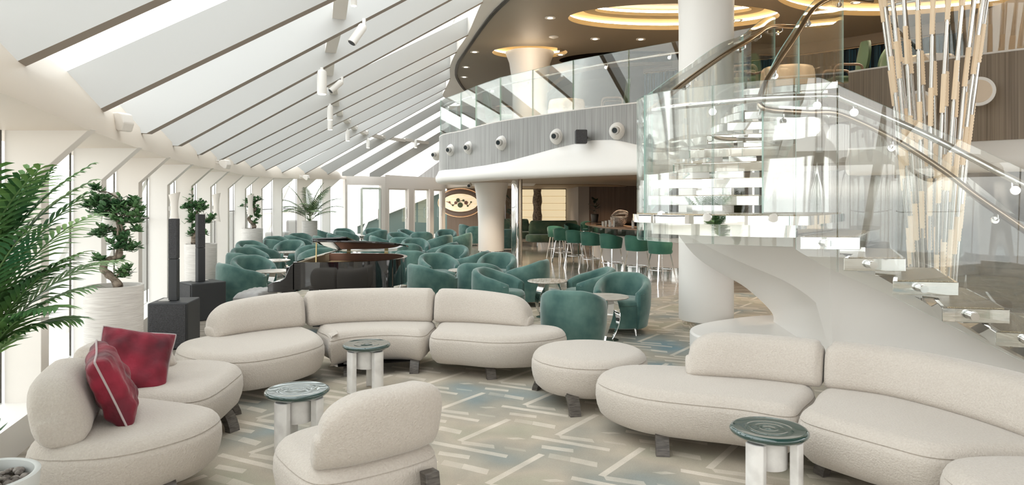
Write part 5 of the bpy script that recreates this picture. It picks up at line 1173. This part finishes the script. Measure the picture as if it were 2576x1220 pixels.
# jade-like small leaves in the same window box
o=thing('jade_plant','small glossy green succulent at the left edge on the window ledge','plant',(-2.93,3.85,.226)); mb=MB(); mb.lathe([(.06,0),(.075,.09),(.065,.09),(.01,.085)],(-2.93,3.85,.226),24); build('pot',mb,BLK,o,smooth=40)
mb=MB(); rnd=random.Random(1)
for i in range(26):
    a=rnd.uniform(0,6.28); el=rnd.uniform(.2,1.3); d=Vector((math.cos(a)*math.cos(el),math.sin(a)*math.cos(el),math.sin(el))); s=d.cross(Vector((0,0,1))).normalized(); leafm(mb,Vector((-2.93,3.85,.31))+d*.03,d,s,rnd.uniform(.08,.13),.02)
build('leaves',mb,LEAF,o)
# ---------------------------------------------------------------- spotlights under the roof fins
def spot(label,k,t,tilt=None,s=1.0,drop=.02):
    a=Vector(RC[k]); b2=Vector((RE[k][0],RE[k][1],ZC)); p=a.lerp(b2,t)
    o=thing('spotlight',label,'spotlight',tuple(p),'white spotlights under the roof fins'); L_=.27*s; r=.052*s
    mb=MB(); mb.bar(p+Vector((-.0,0,.01)),p+Vector((0,0,-drop-.03)),.035,.035); build('mount',mb,SOFT,o)
    d=Vector((0,0,-1)) if tilt is None else Vector(tilt).normalized(); q=p+Vector((-.0,0,-drop))
    mb=MB(); mb.tube([q+d*.0,q+d*.015,q+d*.04,q+d*L_],[r*.5,r*.85,r,r],24); build('barrel',mb,SOFT,o,smooth=40)
    mb=MB(); mb.tube([q+d*(L_+.001),q+d*(L_+.006)],[r*.85,r*.8],20); build('lens',mb,LAMPW if tilt is None else BLK,o)
B5=5
spot('white cylinder spotlight cut by the top edge of the photo',B5+1,.419,s=.55)
spot('large tilted white spotlight high under the near roof fins',B5+2,.462,(-.55,-.35,-1),1.0,.06)
spot('big white cylinder spotlight at the bend of the roof braces',B5+3,.375,s=1.25)
spot('small tilted white spotlight right of the roof braces',B5+4,.447,(-.8,-.5,-.9),1.0,.06)
spot('white cylinder spotlight, second down the roof line',B5+5,.385,s=1.05)
spot('white cylinder spotlight, third down the roof line',B5+6,.375,s=1.05)
spot('white cylinder spotlight, fourth down the roof line',B5+8,.40,s=1.1)
spot('white cylinder spotlight, fifth down the roof line',B5+10,.42,s=1.1)
spot('white cylinder spotlight nearest the balcony end',B5+12,.50,s=1.1)
# ---------------------------------------------------------------- white speakers on the beam, sail lamps on wall fins
def beamspk(label,px,py,Y,s):
    x,y,z=at(px,py,Y); o=thing('beam_speaker',label,'loudspeaker',(x,y,z)); d=Vector((.92,-.3,-.16)).normalized(); c=Vector((x,y,z)); sd=Vector((.3,.92,0)).normalized()
    up=Vector((0,0,1))
    prof=[(-.08,.05),(-.03,.10),(.10,.125),(.16,.115),(.20,.0),(.16,-.115),(.10,-.125),(-.03,-.07),(-.08,-.03)]
    mb=MB(); mb.plate([c+d*a*s+up*b2*s-sd*.09*s for a,b2 in prof],sd*.18*s); build('cabinet',mb,WHITE,o,bevel=.01)
    w0=c-d*.30*s
    mb=MB(); mb.bar(w0,c-d*.04*s,.03*s,.03*s); mb.bar(w0+up*.10*s,w0-up*.10*s,.06*s,.02*s,up=(1,0,0)); mb.tube([w0+up*.05*s,c-d*.1*s+up*.07*s,c+d*.05*s+up*.02*s],.010*s,6); build('bracket',mb,WHITE,o)
beamspk('white loudspeaker on a bracket on the curved beam, nearest',296,305,5.75,.62)
beamspk('white loudspeaker on a bracket on the curved beam, middle one',562,412,11.9,.62)
beamspk('white loudspeaker on a bracket on the curved beam, far one above the palm',768,446,20.3,.62)
for i,(px,Y,y0,y1,lb) in enumerate([(283,6.2,488,575,'behind the nearest ficus crown'),(443,9.7,487,562,'above the nearer black speaker column'),(547,13.2,488,555,'above the farther black speaker column'),(632,15.1,490,540,'behind the smallest ficus')]):
    x=xat(px,Y); za,zb=EH-(y0-HY)*Y/F,EH-(y1-HY)*Y/F; o=thing('sail_lamp','waisted white wall lamp on a window fin, '+lb,'lamp',(x,Y,(za+zb)/2),'waisted white wall lamps'); mb=MB(); rows=[]
    for j in range(13):
        t=j/12; z=zb+(za-zb)*t; w=.05+.03*(2*t-1)**2; rows.append([(x+w*math.cos(a),Y+w*.6*math.sin(a)-.05,z+.02*math.cos(a)*(2*t-1)) for a in [2*PI*q/18 for q in range(18)]])
    mb.grid(rows,True); mb.f+=[tuple(range(17,-1,-1)),tuple(range(12*18,13*18))]; mb.m+=[0,0]; build('shade',mb,WHITE,o,smooth=50)
    mb=MB(); mb.bar((x-.1,Y,(za+zb)/2),(x,Y,(za+zb)/2),.03,.06); build('mount',mb,GREYP,o)
# ---------------------------------------------------------------- upper deck dining furniture
DC=local('dining_chair','x','chair',(0,0,0))
mb=MB(); rows=[]
for i in range(13):
    t=i/12; z=.50+.62*t; w=.25*math.sin(PI*(.10+.80*t))**.6+.0; rows.append([(-.22-.09*t-.06*(u*u),u*w,z) for u in [-1+2*j/10 for j in range(11)]])
mb.grid(rows); m0=len(mb.v); mb.grid([[(x-.045,y,z) for x,y,z in r][::-1] for r in rows])
N_=11
edge=lambda i,j: i*N_+j
k=13
loop=[edge(0,j) for j in range(N_)]+[edge(i,N_-1) for i in range(1,k)]+[edge(k-1,j) for j in range(N_-2,-1,-1)]+[edge(i,0) for i in range(k-2,0,-1)]
def oth(q): i,j=divmod(q,N_); return m0+i*N_+(N_-1-j)
for a_,b_ in zip(loop,loop[1:]+loop[:1]): mb.f.append((a_,b_,oth(b_),oth(a_))); mb.m.append(0)
build('backrest',mb,OLIVE,DC,smooth=50)
mb=MB(); mb.box(-.24,.24,-.25,.25,.40,.50); build('seat',mb,OLIVE,DC,bevel=.04)
for sy in(-1,1):
    mb=MB(); mb.tube(cr([(-.22,sy*.27,.5),(-.2,sy*.28,.66),(.0,sy*.29,.68),(.2,sy*.28,.66),(.24,sy*.27,.45),(.24,sy*.25,0)],5),.022,8); build('armrest',mb,DKCH,DC,smooth=50)
    mb=MB(); mb.bar((-.22,sy*.22,0),(-.22,sy*.22,.42),.04,.04); build('leg',mb,DKCH,DC)
UC=[((6.05,14.6,3.285),200,'green oval-backed dining chair upstairs, just right of the thick column, in profile'),((6.6,13.3,3.285),150,'green oval-backed dining chair upstairs behind the stair glass'),((7.6,13.6,3.285),170,'blue-lit oval-backed dining chair upstairs, further right'),((2.3,15.9,3.285),170,'dining chair upstairs behind the balcony glass, left of the thick column'),((-.3,17.35,3.285),20,'dining chair upstairs behind the middle balcony glass'),((-.35,19.0,3.285),10,'dining chair upstairs behind the left balcony glass')]
UC[0]=((4.05,12.2,3.285),-20,UC[0][2]); UC[1]=((5.75,12.1,3.285),175,UC[1][2]); UC[2]=((6.75,13.0,3.285),110,UC[2][2])
for i,(l,a,lb) in enumerate(UC):
    if i==0: DC.location=l; DC.rotation_euler=(0,0,D(a)); DC['label']=lb; DC['group']='oval-backed dining chairs upstairs'
    else: dup(DC,l,D(a),lb,'oval-backed dining chairs upstairs')
for i,(x,y,r,lb) in enumerate([(4.95,12.5,.42,'round dining table under a beige linen cloth upstairs, behind the stair glass'),(6.9,11.6,.4,'round dining table under a beige linen cloth upstairs at the right'),(1.3,16.5,.4,'round dining table under a linen cloth upstairs behind the balcony')]):
    mb=MB(); pr_=[]; rows=[]
    for z,rr,wv in((4.03,.02,0),(4.035,r*.9,0),(4.03,r,0),(3.98,r+.02,.01),(3.7,r+.03,.03),(3.35,r+.05,.05)):
        rows.append([(x+(rr+wv*math.sin(9*a))*math.cos(a),y+(rr+wv*math.sin(9*a))*math.sin(a),z) for a in [2*PI*q/72 for q in range(72)]])
    o=thing('dining_table',lb,'table',(x,y,3.285)); mb.grid(rows,True); mb.f.append(tuple(range(72))); mb.m.append(0); build('tablecloth',mb,CLOTH,o,smooth=60); mb=MB(); mb.cyl((x,y,3.285),(x,y,3.99),.05,n=16); build('pedestal',mb,DKCH,o)
CU=thing('curtain','long dark blue pleated curtain upstairs behind the dining tables','curtain',(7,16,3.285)); rows=[]
P=resamp(cr([(3.6,19),(5.5,17.6),(7.6,16),(9.2,14.2)],8),260)
for i,(x,y) in enumerate(P): o2=.05*math.sin(i*.9); rows.append([(x+o2*.6,y+o2,3.285),(x+o2*.6,y+o2,5.1),(x+o2*.6+.02,y+o2+.02,5.1),(x+o2*.6+.02,y+o2+.02,3.285)])
mb=MB(); mb.grid(rows,True); mb.f+=[(3,2,1,0),tuple(range(259*4,260*4))]; mb.m+=[0,0]; build('pleats',mb,CURT,CU,smooth=60)
mb=MB(); mb.tube([(x,y-.06,5.12) for x,y in P[::20]],.02,8); build('curtain_rail',mb,BRONZE,CU)
mb=MB(); mb.grid([[(x,y+.1,5.15),(x,y+.1,ZC),(x+.05,y+.2,ZC),(x+.05,y+.2,5.15)] for x,y in P[::10]],True); build('wall_bulkhead',mb,mat('bulkhead',(.26,.20,.14),.6),kind='structure')
# ---------------------------------------------------------------- interior lamps, with fills added to brighten dark areas
def area(name,loc,rot,sx,sy,pw,col):
    l=bpy.data.lights.new(name,'AREA'); l.shape='RECTANGLE'; l.size=sx; l.size_y=sy; l.energy=pw; l.color=col; o=bpy.data.objects.new(name,l); COL.objects.link(o); o.location=loc; o.rotation_euler=rot; return o
def pt(name,loc,pw,col,r=.08):
    l=bpy.data.lights.new(name,'SPOT'); l.spot_size=2.2; l.spot_blend=.8; l.shadow_soft_size=r; l.energy=pw; l.color=col; o=bpy.data.objects.new(name,l); COL.objects.link(o); o.location=loc; return o
WARM=(1,.82,.62)
for i,(x,y) in enumerate([(-.4,24),(1.2,28.5),(3.6,24.5),(2.9,17.6),(5.5,16.5),(-1.8,29.3),(6.2,13.0),(4.0,13.2),(5.6,10.6),(7,20),(-.9,19.6),(1.0,19.5)]): pt('lower_fill_spot',(x,y,2.15),LW,WARM)  # fill spots without fittings; one added to brighten the flared column
for i,(x,y) in enumerate([(3.3,14.2),(7.3,11.9),(.4,15.9),(1.5,20),(5,16),(3.5,11.6),(4.9,11.9),(6.6,12.2)]): pt('upper_fill_spot',(x,y,5.3),LU,(1,.80,.58))  # fill spots; the last ones added to lift the dark dining area
# added point lamps warming the column heads, in place of cove glow
for x,y,z,p in [(.45,16.4,5.0,12),(2.3,10.2,5.0,22)]:
    l=bpy.data.lights.new('column_head_fill','POINT'); l.energy=p; l.color=WARM; l.shadow_soft_size=.3; o=bpy.data.objects.new('column_head_fill',l); COL.objects.link(o); o.location=(x,y,z)

for o in list(bpy.data.objects):
    if '_o' in o: del o['_o']
